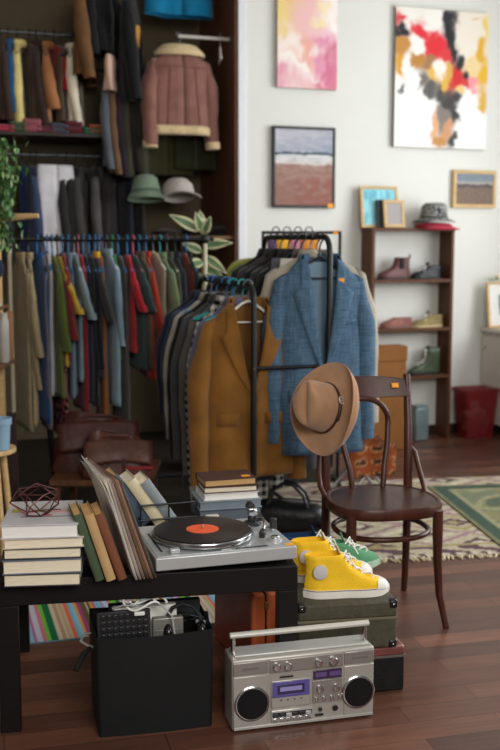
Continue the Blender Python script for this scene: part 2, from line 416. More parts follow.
rail1 = [  # px, colour, what, length, sleeve, category, hanger, sleeve length
 (19, (176, 156, 118), 'khaki long coat', .98, 'long', 'coat', BLACKH, .6),
 (28, (190, 168, 128), 'tan short-sleeved shirt', .95, 'short', 'shirt', BLACKH, .42),
 (37, (22, 92, 165), 'royal blue shirt', .94, None, 'shirt', BLUEH, 0),
 (42, (128, 122, 128), 'lavender grey long dress', .98, None, 'dress', BLACKH, 0),
 (47, (200, 196, 196), 'thin white blouse', .80, None, 'blouse', BLUEH, 0),
 (52, (104, 122, 52), 'olive green T-shirt', .80, 'short', 'T-shirt', BLUEH, .40),
 (57, (222, 178, 66), 'mustard yellow T-shirt', .62, 'short', 'T-shirt', BLACKH, .20),
 (62, (140, 46, 42), 'brick red T-shirt', .60, 'short', 'T-shirt', BLUEH, .35),
 (68, (130, 150, 172), 'pale denim shirt', .80, None, 'shirt', BLUEH, 0),
 (74, (140, 160, 168), 'grey-blue T-shirt with wide sleeve', .72, 'short', 'T-shirt', WHITEH, .24),
 (78, (165, 30, 48), 'crimson blouse', .90, None, 'blouse', PINKH, 0),
 (83, (34, 36, 60), 'navy blue dress', .84, None, 'dress', BLUEH, 0),
 (89, (28, 28, 36), 'black white-buttoned shirt', .86, 'long', 'shirt', BLUEH, .5),
 (95, (62, 60, 62), 'charcoal shirt with a yellow collar', .70, 'short', 'shirt', BLUEH, .25),
 (99, (176, 96, 34), 'long orange-brown dress', 1.0, None, 'dress', BLUEH, 0),
 (106, (160, 190, 208), 'light blue shirt', .88, 'long', 'shirt', WHITEH, .40),
 (112, (60, 130, 50), 'bright green top', .60, None, 'top', GREENH, 0),
 (118, (92, 88, 84), 'long grey dress', 1.02, None, 'dress', BLUEH, 0),
 (127, (205, 36, 52), 'bright red T-shirt', .56, 'short', 'T-shirt', BLUEH, .2),
 (133, (60, 84, 84), 'dark teal T-shirt', .66, 'short', 'T-shirt', PINKH, .2),
 (139, (120, 100, 84), 'taupe brown shirt', .66, 'long', 'shirt', BLUEH, .4),
 (146, (196, 62, 38), 'red-orange shirt', .72, 'short', 'shirt', BLUEH, .35),
 (153, (190, 175, 150), 'beige vest', .55, None, 'vest', WHITEH, 0),
 (160, (140, 158, 116), 'sage green shirt', .66, 'short', 'shirt', TEALH, .3),
 (167, (84, 90, 70), 'dull moss green shirt', .70, 'long', 'shirt', WHITEH, .45),
 (175, (52, 56, 70), 'slate navy jacket', .75, 'long', 'jacket', BLACKH, .5),
 (182, (128, 56, 40), 'rust red thin top', .60, None, 'top', BLACKH, 0),
 (186, (36, 56, 56), 'dark bottle green jacket', .78, 'long', 'jacket', BLUEH, .5),
]
def collar_extra(m, cm=None, dy=.05, dx=.075):
    def ex(root, front, vx, z0, zb, W):
        g = MB(); rr = []
        for h, k in ((-.03, 1.12), (.012, .98), (.016, 1.1), (-.018, 1.3)):
            rr.append([(dx*k*math.cos(a), dy*k*math.sin(a)-.004, z0+h) for a in rng(-PI/2+.25, PI*1.5-.25, 18)])
        g.loft(rr, False); g.build('collar', cm or m, root, smooth=60, solid=.003)
    return ex
def black_btn(root, front, vx, z0, zb, W):
    buttons(root, front, [(.0, z0-.1-.06*k) for k in range(9)], WHITEP, .009)
R90 = WY
for i, (px, c, what, Ln, sl, cat, hm, sln) in enumerate(rail1):
    P = on_line(R0, R1, px); rnd = random.Random(i)
    yaw = WY+90+rnd.uniform(-7, 6); dz_ = rnd.uniform(0, .022)
    m = cloth(tuple(int(x*.84) for x in c))
    ex = collar_extra(m, None, .02, .06) if cat in ('shirt', 'jacket', 'coat') else None
    if 'yellow collar' in what: ex = collar_extra(m, cloth((215, 165, 50)), .02, .06)
    if 'white-buttoned' in what: ex = black_btn
    garment(f'{what} hanging edge-on from the long black rail', cat, P, yaw, m, W=.205 if sl else .19, Ln=Ln*.95, D=.017, sleeve=sl, slen=sln or None, seed=i,
            group=GL, name={'T-shirt': 'tee_shirt'}.get(cat, cat), extra=ex, sr=.05 if sl == 'long' else .062, splay=.022 if sl == 'short' else .012, fold=.35, drop=.07+dz_, neck=.06)
    hanger(f'{HN[id(hm)]} hanger on the long black rail holding the {what}', P, yaw, hm, group='hangers on the long black rail', drop=.07+dz_)
# patterned skirt showing under the olive shirt
P = on_line(R0, R1, 55)
garment('dark skirt with small pink flecks under the olive green T-shirt', 'skirt', P+Vector((0, 0, -.55)), WY+95, checker_cloth('fleck_cloth', (30, 24, 28), (150, 90, 90), 38, 'noise'), W=.17, Ln=.44, D=.018, sleeve='pants', seed=77, group=GL, name='skirt', fold=.4)
# ---- closet rails in the alcove
def closet_rail(pxa, pxb, py, off, label, m=BLACKM, name='closet_rail'):
    xa, za = wp(pxa, py, off); xb, zb = wp(pxb, py, off)
    A = WO+UX*xa+WN*off+Vector((0, 0, za)); B = WO+UX*xb+WN*off+Vector((0, 0, za))
    tag(MB().tube([A, B], .012, 10).build(name, m), label, 'clothes rail'); return A, B
GREYM = mat('grey_steel', (110, 112, 115), .4, .8, .05)
A1, B1 = closet_rail(-60, 118, 27, -.40, 'thin steel rail high on the dark closet wall', GREYM)
A2, B2 = closet_rail(-60, 150, 152, -.40, 'steel rail over the long black rail with white trousers hanging', GREYM)
A3, B3 = closet_rail(84, 236, -22, -.30, 'steel rail near the top of the closet carrying dark coats', GREYM)
A4, B4 = closet_rail(178, 236, 36, -.12, 'short white rod fixed to the brown closet side panel', mat('white_rod', (205, 200, 190), .4, .2, .03))
G1, G2, G3 = 'clothes on the high closet rail', 'clothes on the lower closet rail', 'dark coats in the closet'
set1 = [(0, (70, 52, 42), 'dark brown cardigan', .50, 'long', 'cardigan'), (8, (44, 84, 124), 'mid blue shirt', .44, 'long', 'shirt'), (17, (222, 204, 132), 'pale yellow coat', .60, 'long', 'coat'),
        (29, (74, 54, 44), 'chocolate brown dress', .58, None, 'dress'), (36, (58, 44, 40), 'plum brown jacket', .55, 'long', 'jacket'), (45, (168, 112, 72), 'camel shirt', .52, 'short', 'shirt'),
        (54, (150, 30, 38), 'small red top', .3, None, 'top'), (60, (92, 80, 64), 'taupe dress', .5, None, 'dress'), (73, (226, 214, 192), 'cream white jacket', .52, 'long', 'jacket')]
for i, (px, c, what, Ln, sl, cat) in enumerate(set1):
    P = on_line(A1, B1, px); yaw = WY+90+random.Random(i+50).uniform(-10, 10); m = cloth(c)
    garment(f'{what} on the high steel rail of the closet', cat, P, yaw-(20 if cat in ('coat', 'jacket') else 0), m, W=.2, Ln=Ln, D=.03, sleeve=sl, slen=Ln*.8 if sl == 'long' else .32, seed=i+50, group=G1, name=cat, sr=.045, splay=.015, fold=.7, extra=collar_extra(m) if sl else None)
    hanger(f'black hanger on the high steel rail under the {what}', P, yaw-(20 if cat in ('coat', 'jacket') else 0), BLACKH, group='hangers on the high closet rail')
P = on_line(A3, B3, 92)+Vector((0, 0, 0))
garment('brown suede coat with a yellow hanger in the closet', 'coat', on_line(A3, B3, 84), WY+70, mat('brown_suede', (110, 74, 40), .9, 0, .2, 8), W=.22, Ln=.56, D=.05, seed=81, group=G3, name='coat', slen=.48, fold=.6)
hanger('mustard yellow hanger in the brown suede coat', on_line(A3, B3, 84), WY+70, mat('yellow_hanger', (225, 165, 30), .4), group=None)
garment('short black coat above the pale sleeve in the closet', 'coat', on_line(A3, B3, 106), WY+45, cloth((22, 22, 25)), W=.22, Ln=.40, D=.06, seed=82, group=G3, name='coat', slen=.33)
garment('long near-black coat between the black coat and the shearling jacket', 'coat', on_line(A3, B3, 130), WY+70, cloth((25, 26, 28)), W=.24, Ln=.72, D=.06, seed=83, group=G3, name='coat', slen=.6)
tl = MB(); xa, za = wp(143, 13, -.22); xb, zb = wp(214, 13, -.22)
garment('teal blue garment hanging above the pink-brown shearling jacket', 'shirt', WO+UX*((xa+xb)/2)+WN*-.22+Vector((0, 0, za+.42)), WY+4, cloth((14, 110, 150)), W=(xb-xa)/2, Ln=.35, D=.05, sleeve=None, seed=84, name='shirt')
hanger('black hanger above the teal blue garment in the closet', WO+UX*((xa+xb)/2)+WN*-.22+Vector((0, 0, za+.42)), WY+4, BLACKH)
set2 = [(6, (60, 70, 84), 'grey-blue trousers behind the ivy', .62, 'pants', 'trousers'), (22, (30, 44, 84), 'navy jeans', .70, 'pants', 'jeans'), (30, (58, 70, 96), 'dark denim shirt', .6, 'long', 'shirt'), (36, (120, 150, 178), 'light blue jeans', .72, 'pants', 'jeans'),
        (51, (214, 210, 214), 'white trousers', .66, 'pants', 'trousers'), (66, (46, 46, 48), 'charcoal suit jacket', .74, 'long', 'jacket'), (76, (32, 32, 34), 'black suit jacket', .76, 'long', 'jacket'),
        (84, (66, 62, 58), 'dark grey suit jacket', .78, 'long', 'jacket'), (94, (40, 38, 38), 'soot black trousers', .75, 'pants', 'trousers'), (101, (84, 82, 80), 'mid grey jacket', .80, 'long', 'jacket'),
        (112, (38, 32, 34), 'aubergine black jacket', .80, 'long', 'jacket'), (124, (30, 34, 48), 'midnight blue trousers', .8, 'pants', 'trousers'), (138, (30, 28, 28), 'jet black trousers', .8, 'pants', 'trousers')]
for i, (px, c, what, Ln, sl, cat) in enumerate(set2):
    P = on_line(A2, B2, px); yaw = WY+90+random.Random(i+90).uniform(-8, 8)
    if what == 'white trousers': yaw = WY+10; P = P+WN*.16
    m = cloth(c)
    garment(f'{what} on the steel rail over the T-shirt rack', cat, P, yaw-(24 if cat == 'jacket' else 0), m, W=.2 if sl == 'long' else .125 if 'white' in what else .14, Ln=Ln, D=.03, sleeve=sl, flare=.0, slen=.55, seed=i+90, group=G2, name=cat, sr=.045, splay=.015, fold=.6)
    hanger(f'black hanger on the lower steel rail holding the {what}', P, yaw, BLACKH, wide=.12, group='hangers on the lower closet rail')
# jackets on a middle rail beside the shearling jacket
A5, B5 = closet_rail(96, 215, 70, -.34, 'dark rail behind the pink-brown shearling jacket')
set5 = [(110, (92, 98, 106), 'slate grey jacket', .56), (117, (112, 84, 62), 'tan brown jacket', .60), (123, (44, 34, 44), 'purple black jacket', .62), (130, (58, 56, 40), 'dark olive jacket', .62), (137, (38, 36, 30), 'black-green jacket', .58), (143, (48, 46, 30), 'deep moss jacket', .62)]
for i, (px, c, what, Ln) in enumerate(set5):
    P = on_line(A5, B5, px)
    garment(f'{what} edge-on beside the pink-brown shearling jacket', 'jacket', P, WY+66, cloth(c), W=.2, Ln=Ln, D=.03, slen=Ln*.85, seed=i+140, group='jackets beside the shearling jacket', name='jacket', sr=.05, fold=.6)
    hanger(f'black hanger behind the shearling jacket holding the {what}', P, WY+66, BLACKH)
for i, (px, c, what, ln, wd) in enumerate([(165, (52, 50, 28), 'dark olive folded trousers under the shearling jacket', .60, .2), (193, (44, 46, 26), 'moss green trousers behind the shearling jacket cuff', .56, .15)]):
    P = on_line(A5, B5, px)
    garment(what, 'trousers', P+WN*(.03*i), WY+6, cloth(c), W=wd, Ln=ln, D=.04, sleeve='pants', seed=150+i, name='trousers', fold=.5)
    hanger(f'black hanger behind the shearling jacket holding the {what.split(" trousers")[0]} trousers', P+WN*(.03*i), WY+6, BLACKH, wide=.15)
g = MB()
for k, (c, px) in enumerate([((170, 40, 70), 126), ((210, 150, 60), 136)]):
    x, z = wp(px, 28+k*10, -.2); P = WO+UX*x+WN*-.2+Vector((0, 0, z+.10))
    garment(['magenta scarf beside the black coat in the closet', 'small amber scarf beside the magenta scarf'][k], 'scarf', P, WY+60, cloth(c), W=.06, Ln=.14, D=.02, sleeve='pants', seed=160+k, name='scarf', drop=.02)
x, z = wp(110, 53, -.15); P = WO+UX*x+WN*-.15+Vector((0, 0, z))
garment('pale pink blouse below the black coat in the closet', 'blouse', P, WY+70, cloth((205, 170, 150)), W=.1, Ln=.22, D=.03, sleeve='pants', seed=165, name='blouse', drop=.02)
# shearling jacket, seen from behind
SUEDE = mat('pink_brown_suede', (134, 92, 82), .85, 0, .16, 10, .15, 60, .2, .2); FLEECE = mat('cream_fleece', (222, 196, 150), .95, 0, .15, 60, 1.0, 120, .1, .3)
x, z = wp(179, 36, -.12); P = WO+UX*x+WN*-.12+Vector((0, 0, z))
def sherpa(root, front, vx, z0, zb, W):
    rr = []
    for h, k in ((-.058, 2.0), (-.035, 1.95), (.006, 1.35), (.012, 1.15), (-.01, 1.0)):
        rr.append([(.085*k*math.cos(a), .05*k*math.sin(a)-.004, z0+h) for a in rng(0, 2*PI, 24)])
    MB().loft(rr, False).build('collar', FLEECE, root, smooth=70, solid=.012)
    def hem(zc, h, o): return MB().loft([[(x_, front(x_, zc-h*(k-.5), o*math.sin(PI*k)+.003), zc-h*(k-.5)) for x_ in rng(-W*.93, W*.93, 24)] for k in (0, .25, .5, .75, 1)], False)
    hem(zb+.02, .055, .014).build('hem_trim', FLEECE, root, solid=.012)
    for sx in (-1, 1):
        zc = z0-.105-.53; MB().tube([(sx*(W*.9+.035), -.035, zc+.03), (sx*(W*.9+.036), -.037, zc-.015)], .05, 14).build('cuff', FLEECE, root)
        strip(front, rng(z0-.14, zb+.05, 14), lambda z: .075+.03*((z0-z)/.5), lambda z: .083+.03*((z0-z)/.5), .005, 1, sx).build('seam', mat('dark_seam', (108, 66, 58), .9), root)
    strip(front, rng(z0-.135, z0-.128, 1), lambda z: -W*.78, lambda z: W*.78, .005, 10).build('seam', mat('dark_seam', (108, 66, 58), .9), root)
garment('pink-brown shearling jacket with cream collar and hem hung high by the wall', 'jacket', P, WY+4, SUEDE, W=.205, Ln=.555, D=.075, slen=.53, seed=3, name='shearling_jacket', neck=.09, sr=.062, splay=.035, extra=sherpa, fold=.5)
hanger('white hanger in the pink-brown shearling jacket', P, WY+4, WHITEH)
x, z = wp(220, 36, -.12); P = WO+UX*x+WN*-.12+Vector((0, 0, z))
hanger('empty white hanger on the short white rod by the wall corner', P, WY+75, WHITEH, wide=.13)
# caps hung low in the closet
def cap(label, px, py, off, m, s=1.0, rot=0):
    x, z = wp(px, py, off); root = T('cap', label, 'cap', WM @ Tr(x, -off, z) @ Rz(rot) @ Rx(-18))
    g = MB(); rr = [[(r*1.05*math.cos(a), r*math.sin(a)*1.0, zz) for a in rng(0, 2*PI, 24)[:-1]] for r, zz in ((.092*s, -.045*s), (.098*s, -.01*s), (.09*s, .035*s), (.065*s, .065*s), (.025*s, .08*s))]
    g.loft(rr, True, False, True); g.build('crown', m, root, smooth=60)
    g = MB(); g.loft([[((.094+k*.06)*s*math.sin(a)*1.0, -(.085+k*.075)*s*math.cos(a), -.045*s-.012*k*s*(1+abs(math.sin(a)))) for a in rng(-1.15, 1.15, 14)] for k in (0, .35, .7, 1)], False)
    g.build('visor', m, root, solid=.004)
    MB().ball((0, 0, .083*s), .009, .009, .006).build('button', m, root)
    return root
x, z = wp(146, 186, -.10); r_ = T('sun_hat', 'sage green cloth hat hanging in the closet beside the white cap', 'hat', WM @ Tr(x, .10, z) @ Rx(-10))
g = MB(); g.loft([[(r*1.05*math.cos(a)*(1+.05*math.sin(3*a+h*9)), r*.8*math.sin(a), h) for a in rng(0, 2*PI, 26)[:-1]] for r, h in ((.118, -.092), (.112, -.07), (.094, -.045), (.084, 0), (.072, .05), (.05, .068), (.01, .074))], True, False, True)
g.build('crown_and_brim', cloth((112, 130, 110)), r_, smooth=60, solid=.004)
MB().loft([[(r*1.05*math.cos(a), r*.8*math.sin(a), h) for a in rng(0, 2*PI, 26)[:-1]] for r, h in ((.097, -.048), (.092, -.028))], True).build('band', cloth((84, 100, 84)), r_, smooth=60, solid=.003)
MB().tube([(0, 0, .072), (.01, 0, .095), (0, 0, .11), (-.01, 0, .095), (0, 0, .072)], .002, 5).build('hanging_loop', cloth((84, 100, 84)), r_)
cap('white cap with a dark mesh hanging under the shearling jacket', 178, 191, -.10, cloth((176, 166, 160)), 1.05, -8)
# closet shelves
g = MB(); g.M = WM; x0, z0 = wp(148, 236, -.02); x1 = XC-.02; g.box(x0, x1, .03, .70, z0-.02, z0)
tag(g.build('closet_shelf', mat('shelf_board', (120, 84, 52), .5, 0, .15, 6, 0, 10, .4), bevel=.002), 'brown board shelf low in the closet under the caps', 'shelf')
zs_ = z0
for k, (px, c, wd, h, what) in enumerate([(196, (22, 20, 20), .2, .085, 'black felt bag on the low closet shelf'), (218, (32, 28, 28), .17, .07, 'small dark pouch at the wall end of the closet shelf'), (165, (40, 30, 26), .2, .05, 'folded dark brown cloth on the low closet shelf')]):
    x, z = wp(px, 230, -.25); g = MB(); g.M = Tr(0, 0, h*.47)
    g.ball((0, 0, 0), wd/2, .1, h/2, 16, 10, 0, .25, k); root = T('pouch' if k != 2 else 'folded_cloth', what, 'bag' if k != 2 else 'cloth', WM @ Tr(x, .25, zs_))
    o = g.build('body', cloth(c), root, smooth=80)
    if k != 2: MB().tube([(-wd*.25, 0, h*.85), (-wd*.12, -.02, h*1.15), (wd*.12, -.02, h*1.15), (wd*.25, 0, h*.85)], .006, 8).build('strap', cloth(c), root)
g = MB(); g.M = WM; x0, z0 = wp(-40, 132, -.3); x1, _ = wp(104, 132, -.3); g.box(x0, x1, .14, .7, z0-.02, z0)
tag(g.build('closet_shelf', mat('dark_shelf_board', (40, 30, 24), .6), bevel=.002), 'dark closet shelf with folded knits between the two steel rails', 'shelf')
fold_c = [(4, (190, 50, 80), 'pink'), (17, (70, 88, 52), 'green'), (31, (160, 84, 96), 'rose'), (45, (110, 36, 36), 'maroon'), (58, (70, 76, 92), 'slate blue'), (72, (92, 28, 36), 'wine red'), (90, (30, 110, 84), 'emerald'), (96, (170, 80, 40), 'burnt orange')]
for k, (px, c, nm) in enumerate(fold_c):
    x, z = wp(px, 125, -.22); root = T('folded_sweater', f'{nm} folded sweater on the dark closet shelf', 'sweater', WM @ Tr(x, .24, z0), 'folded knits on the closet shelf')
    hgt = .045+.02*(k % 3)
    g = MB(); rr = []
    for (y, zz) in [(.15, 0), (-.07, 0), (-.088, hgt*.25), (-.07, hgt*.5), (.0, hgt*.5), (-.07, hgt*.52), (-.086, hgt*.76), (-.06, hgt), (.15, hgt)]:
        rr.append([(xx, y, zz) for xx in rng(-.055, .055, 6)])
    g.loft(rr, False); g.build('knit', cloth(c), root, smooth=60, solid=.003)
# ------------------------------------------------------------ double garment rack, seen from its end
RA = 17.0
RD = Vector((-math.sin(math.radians(RA)), math.cos(math.radians(RA)), 0)); RX = Vector((math.cos(math.radians(RA)), math.sin(math.radians(RA)), 0))
HN1 = on(327, 545); LN1 = HN1-RX*.36
LEN = .98; ZH = at(325, 236, HN1.y).z-.004; ZL = at(249, 286, LN1.y).z
dr = T('double_garment_rack', 'black tube double garment rack with a high and a low rail of jackets', 'clothes rack', Tr(HN1.x-.18, HN1.y+.45, 0))
INV = dr.matrix_world.inverted()
def loop(B, z, r):
    rc = .07; a = []
    for t in rng(0, PI/2, 6): a.append(B+RD*(rc-rc*math.cos(t))+Vector((0, 0, z-rc+rc*math.sin(t))))
    b = []
    for t in rng(PI/2, 0, 6): b.append(B+RD*(LEN-rc+rc*math.cos(t))+Vector((0, 0, z-rc+rc*math.sin(t))))
    p = [B+Vector((0, 0, .05))]+a+b+[B+RD*LEN+Vector((0, 0, .05))]
    g = MB(); g.M = INV; return g.tube(p, r, 12)
loop(HN1, ZH, .0135).build('high_rail', BLACKM, dr); loop(LN1, ZL, .0135).build('low_rail', BLACKM, dr)
zc = at(288, 367, 4.7).z
for B in (Vector(), RD*LEN):
    g = MB(); g.M = INV; g.tube([LN1+B+Vector((0, 0, zc)), HN1+B+Vector((0, 0, zc))], .0095, 10); g.build('cross_bar', BLACKM, dr)
    g = MB(); g.M = INV; g.tube([LN1+B+Vector((0, 0, .065)), HN1+B+Vector((0, 0, .065))], .012, 10); g.build('cross_bar', BLACKM, dr)
    for P in (LN1, HN1):
        g = MB(); g.M = INV; c = P+B; g.ball((c.x, c.y, .03), .028, .02, .0295); g.build('caster', BLACKP, dr)
for P in (LN1, HN1):
    g = MB(); g.M = INV; g.tube([P+Vector((0, 0, zc))-RD*.016, P+Vector((0, 0, zc))+RD*.004], .008, 10); g.build('bolt', STEEL, dr)
    g = MB(); g.M = INV; g.tube([P+Vector((0, 0, .065)), P+RD*LEN+Vector((0, 0, .065))], .012, 10); g.build('base_bar', BLACKM, dr)
def lowp(s): return LN1+RD*s+Vector((0, 0, ZL))
def highp(s): return HN1+RD*s+Vector((0, 0, ZH))
def lapels(m, lining, zt, half, shirt=None, btn=(60, 45, 25), chest=True, sticker=None):
    dark = mat('seam_shadow_thread', (30, 34, 40), .9)
    def ex(root, front, vx, z0, zb, W):
        zs = rng(z0-.022, z0-zt+.004, 18)
        notch = z0-.15
        def wid(z):
            t = (z0-z)/zt
            if z > notch: return .028+.03*t*3
            return max(.004, .092*(1-(t-.15/zt)/(1-.15/zt))**.75)
        for s in (1, -1):
            g = strip(front, zs, lambda z: vx(z)*.97, lambda z: vx(z)+wid(z), .010, 4, s)
            g.build('lapel', m, root, smooth=60, solid=.005)
            # flap pocket, dart seam
            strip(front, rng(zb+.30, zb+.245, 2), lambda z: W*.32, lambda z: W*.82, .006, 4, s).build('pocket_flap', m, root, smooth=60, solid=.004)
        g = MB(); rr = []
        for h, k in ((-.05, 1.0), (.012, .98), (.018, 1.12), (-.035, 1.45)):
            rr.append([(.08*k*math.cos(a), .05*k*math.sin(a), z0+h) for a in rng(-.25, PI+.25, 14)])
        g.loft(rr, False).build('collar', m, root, smooth=60, solid=.004)
        # inside back lining with a yoke
        g = MB(); g.loft([[(x, -front(x, z, 0)*.82-.004 if False else .6*abs(front(x, z, 0))*.9, z) for x in rng(-W*.6, W*.6, 8)] for z in rng(z0-.02, z0-zt-.05, 8)], False).build('lining', lining, root, smooth=80)
        strip(front, rng(z0-zt, zb+.012, 12), lambda z: .0005, lambda z: .006, .004, 1, 1).build('front_edge', m, root, solid=.003)
        buttons(root, front, [(.012, z0-zt-.02), (.012, z0-zt-.12)], mat('horn_button', btn, .35), .01)
        if chest: strip(front, rng(z0-.30, z0-.278, 2), lambda z: W*.32, lambda z: W*.78, .007, 4, 1).build('chest_pocket', m, root, smooth=60, solid=.004)
        if sticker:
            sx, sz = sticker; g = MB(); g.M = Tr(sx, front(sx, sz, .012), sz); g.box(-.013, .013, -.001, .001, -.013, .013)
            o = g.build('price_sticker', STICK, root); o['label'] = 'orange price sticker'
    return ex
OCHRE = mat('ochre_corduroy', (126, 84, 32), .85, 0, .22, 8, .2, 160, .2, .15); OCHRED = mat('ochre_lining', (106, 70, 28), .9, 0, .15, 8)
GLO, GHI = 'jackets on the low rail of the double rack', 'jackets on the high rail of the double rack'
P = lowp(.09)
garment('ochre brown jacket hanging open and nearest on the low rail', 'jacket', P, RA+2, OCHRE, W=.205, Ln=.80, D=.062, seed=11, name='jacket', neck=.085, vz=(.42, .085), slen=.72, sr=.058, splay=.055, group=GLO, solid=.005, hem=1.06, extra=lapels(OCHRE, OCHRED, .42, .085, chest=False), fold=1.1)
hanger('cream wire hanger inside the ochre brown jacket', P, RA+2, WHITEH, wide=.17)
low = [(.18, (106, 112, 146), 'lavender blue shirt', .70, 'long', 'shirt', TEALH, 3, None), (.27, None, 'black and white gingham shirt', .95, 'long', 'shirt', TEALH, 0, None), (.36, (98, 95, 90), 'warm grey jacket', .86, 'long', 'jacket', BLUEH, 4, None),
       (.46, (74, 74, 76), 'charcoal wool jacket', .80, 'long', 'jacket', BLUEH, 3, None), (.55, (24, 24, 28), 'black jacket', .82, 'long', 'jacket', BLACKH, 5, None), (.64, (178, 172, 158), 'pale stone jacket', .72, 'long', 'jacket', BLUEH, 6, None), (.74, (44, 58, 82), 'navy blue jacket', .74, 'long', 'jacket', BLUEH, 8, None),
       (.83, (44, 38, 62), 'dark plum jacket', .6, 'long', 'jacket', BLACKH, 5, None)]
for i, (s, c, what, Ln, sl, cat, hm, dy, _) in enumerate(low):
    m = cloth(tuple(int(x*.88) for x in c)) if c else checker_cloth('gingham_cloth', (190, 188, 182), (22, 22, 26), 26)
    P = lowp(s)-RX*(.016 if i == 1 else 0)
    garment(f'{what} behind the ochre brown jacket on the low rail', cat, P, RA+dy, m, W=.205+(.012 if i > 2 else -.035 if i == 1 else 0), Ln=Ln, D=.025, seed=20+i, name=cat, slen=Ln*.84, sr=.05, splay=.045, group=GLO, extra=collar_extra(m), fold=.45)
    hanger(f'{HN[id(hm)]} hanger on the low rail holding the {what}', P, RA+dy+random.Random(i).uniform(-12, 12), hm, group='hangers on the low rail of the double rack')
BLAZER = weave_cloth('blue_tweed', (74, 100, 122), 30, .24); LBL = mat('pale_blue_lining', (128, 156, 178), .6, 0, .08)
P = highp(.07)-RX*.022
garment('blue tweed blazer with a price sticker hanging nearest on the high rail', 'jacket', P, RA-2, BLAZER, W=.205, Ln=.90, D=.07, seed=14, name='blazer', neck=.085, vz=(.52, .075), slen=.74, sr=.06, splay=.04, group=GHI, solid=.005, hem=1.05, drop=.095, extra=lapels(BLAZER, LBL, .52, .075, btn=(30, 34, 44), sticker=(.085, -.20)), fold=.6)
hanger('black hanger inside the blue tweed blazer', P, RA-2, BLACKH, wide=.17, drop=.095)
high = [(.17, (168, 158, 142), 'long stone beige coat', .88, .25, WHITEH, 1), (.26, (104, 96, 88), 'taupe grey jacket', .86, .225, STEEL, 6), (.37, (34, 34, 36), 'black jacket', .8, .225, BLACKH, 4), (.47, (52, 50, 50), 'charcoal coat', .98, .23, BLACKH, 4), (.58, (28, 27, 28), 'black quilted coat', .95, .235, BLACKH, 6), (.70, (60, 56, 54), 'dark taupe coat', .9, .235, BLACKH, 5), (.81, (38, 38, 42), 'dull black raincoat', .85, .235, BLACKH, 7)]
HN[id(STEEL)] = 'clear wire'
for i, (s, c, what, Ln, W, hm, dy) in enumerate(high):
    P = highp(s); m = cloth(c)
    garment(f'{what} behind the blue tweed blazer on the high rail', 'coat' if 'coat' in what else 'jacket', P, RA+dy, m, W=W, Ln=Ln, D=.026, seed=40+i, name='coat' if 'coat' in what else 'jacket', slen=Ln*.8, sr=.052, splay=.045, group=GHI, extra=collar_extra(m), fold=.45)
    hanger(f'{HN[id(hm)]} hanger on the high rail holding the {what}', P, RA+dy, hm, group='hangers on the high rail of the double rack')
# things hanging lower, seen beneath the blazer and the ochre jacket
for k, (s, hi, dx, c, what, Ln, W, dr_) in enumerate([(.215, 1, -.06, (196, 190, 178), 'off-white trousers showing under the blue blazer', 1.0, .11, .1), (.315, 1, -.06, (88, 88, 96), 'slate grey trousers showing below the off-white trousers', 1.14, .12, .1), (.225, 0, .05, (66, 66, 72), 'dark grey trousers showing under the ochre jacket', .94, .14, .1), (.42, 1, .06, (26, 26, 28), 'black trousers hanging behind the slate grey trousers', 1.16, .13, .1)]):
    P = (highp(s) if hi else lowp(s))+RX*0
    garment(what, 'trousers', P+RX*dx, RA, cloth(c), W=W, Ln=Ln-dr_, D=.014, sleeve='pants', seed=60+k, name='trousers', fold=.4, drop=dr_)
    hanger('black hanger holding the '+' '.join(what.split()[:3]), P+RX*dx, RA, BLACKH, wide=.1)
# ------------------------------------------------------------ square-tube rail behind the blazers
YB = 6.05
a = at(263, 231, YB); b = at(340, 229.5, YB)
zb_ = a.z
sr_ = T('square_tube_rail', 'black square-tube rail with an orange price sticker behind the blazer rack', 'clothes rack', Tr((a.x+b.x)/2, YB, 0))
iv = sr_.matrix_world.inverted()
hw = (b.x-a.x)/2
boxpart('top_bar', -hw-.009, hw+.009, -.009, .009, zb_-.018, zb_, BLACKM, sr_)
for s in (-1, 1):
    boxpart('post', s*hw-.009, s*hw+.009, -.009, .009, .01, zb_-.018, BLACKM, sr_)
    boxpart('foot', s*hw-.012, s*hw+.012, -.2, .2, 0, .02, BLACKM, sr_)
o = boxpart('price_sticker', hw-.04, hw-.012, -.0115, -.009, zb_-.02, zb_+.003, STICK, sr_, 0); o['label'] = 'orange price sticker'
for k, (px, c, what, W) in enumerate([(287, (236, 178, 50), 'golden yellow dress on the black square-tube rail', .07), (298, (200, 130, 150), 'rose pink dress on the black square-tube rail', .06), (309, (216, 140, 60), 'amber dress at the post of the square-tube rail', .06), (276, (110, 80, 120), 'violet dress on the black square-tube rail', .05)]):
    P = at(px, 231, YB); P.z = zb_
    garment(what, 'dress', P, 14, cloth(c), W=W, Ln=.9, D=.03, sleeve='pants', seed=70+k, name='dress', fold=.4, drop=.04)
    hanger('white hanger holding the '+' '.join(what.split()[:3])+' on the square-tube rail', P, 14, WHITEH, wide=.05, bar=False, drop=.045)
# ------------------------------------------------------------ bentwood chair
BENT = mat('dark_bentwood', (70, 36, 26), .33, 0, .3, 5, .05, 40, .35, 0, 0, 1, (6, 6, .8))
BENTS = mat('worn_bentwood_seat', (66, 42, 32), .3, 0, .35, 9, .06, 40, .45, 0, 0, 1, (1, 1, 1))
CH = T('bentwood_chair', 'dark bentwood chair with an orange sticker standing on the patterned rug edge', 'chair', Tr(.497, 3.86, 0) @ Rz(11))
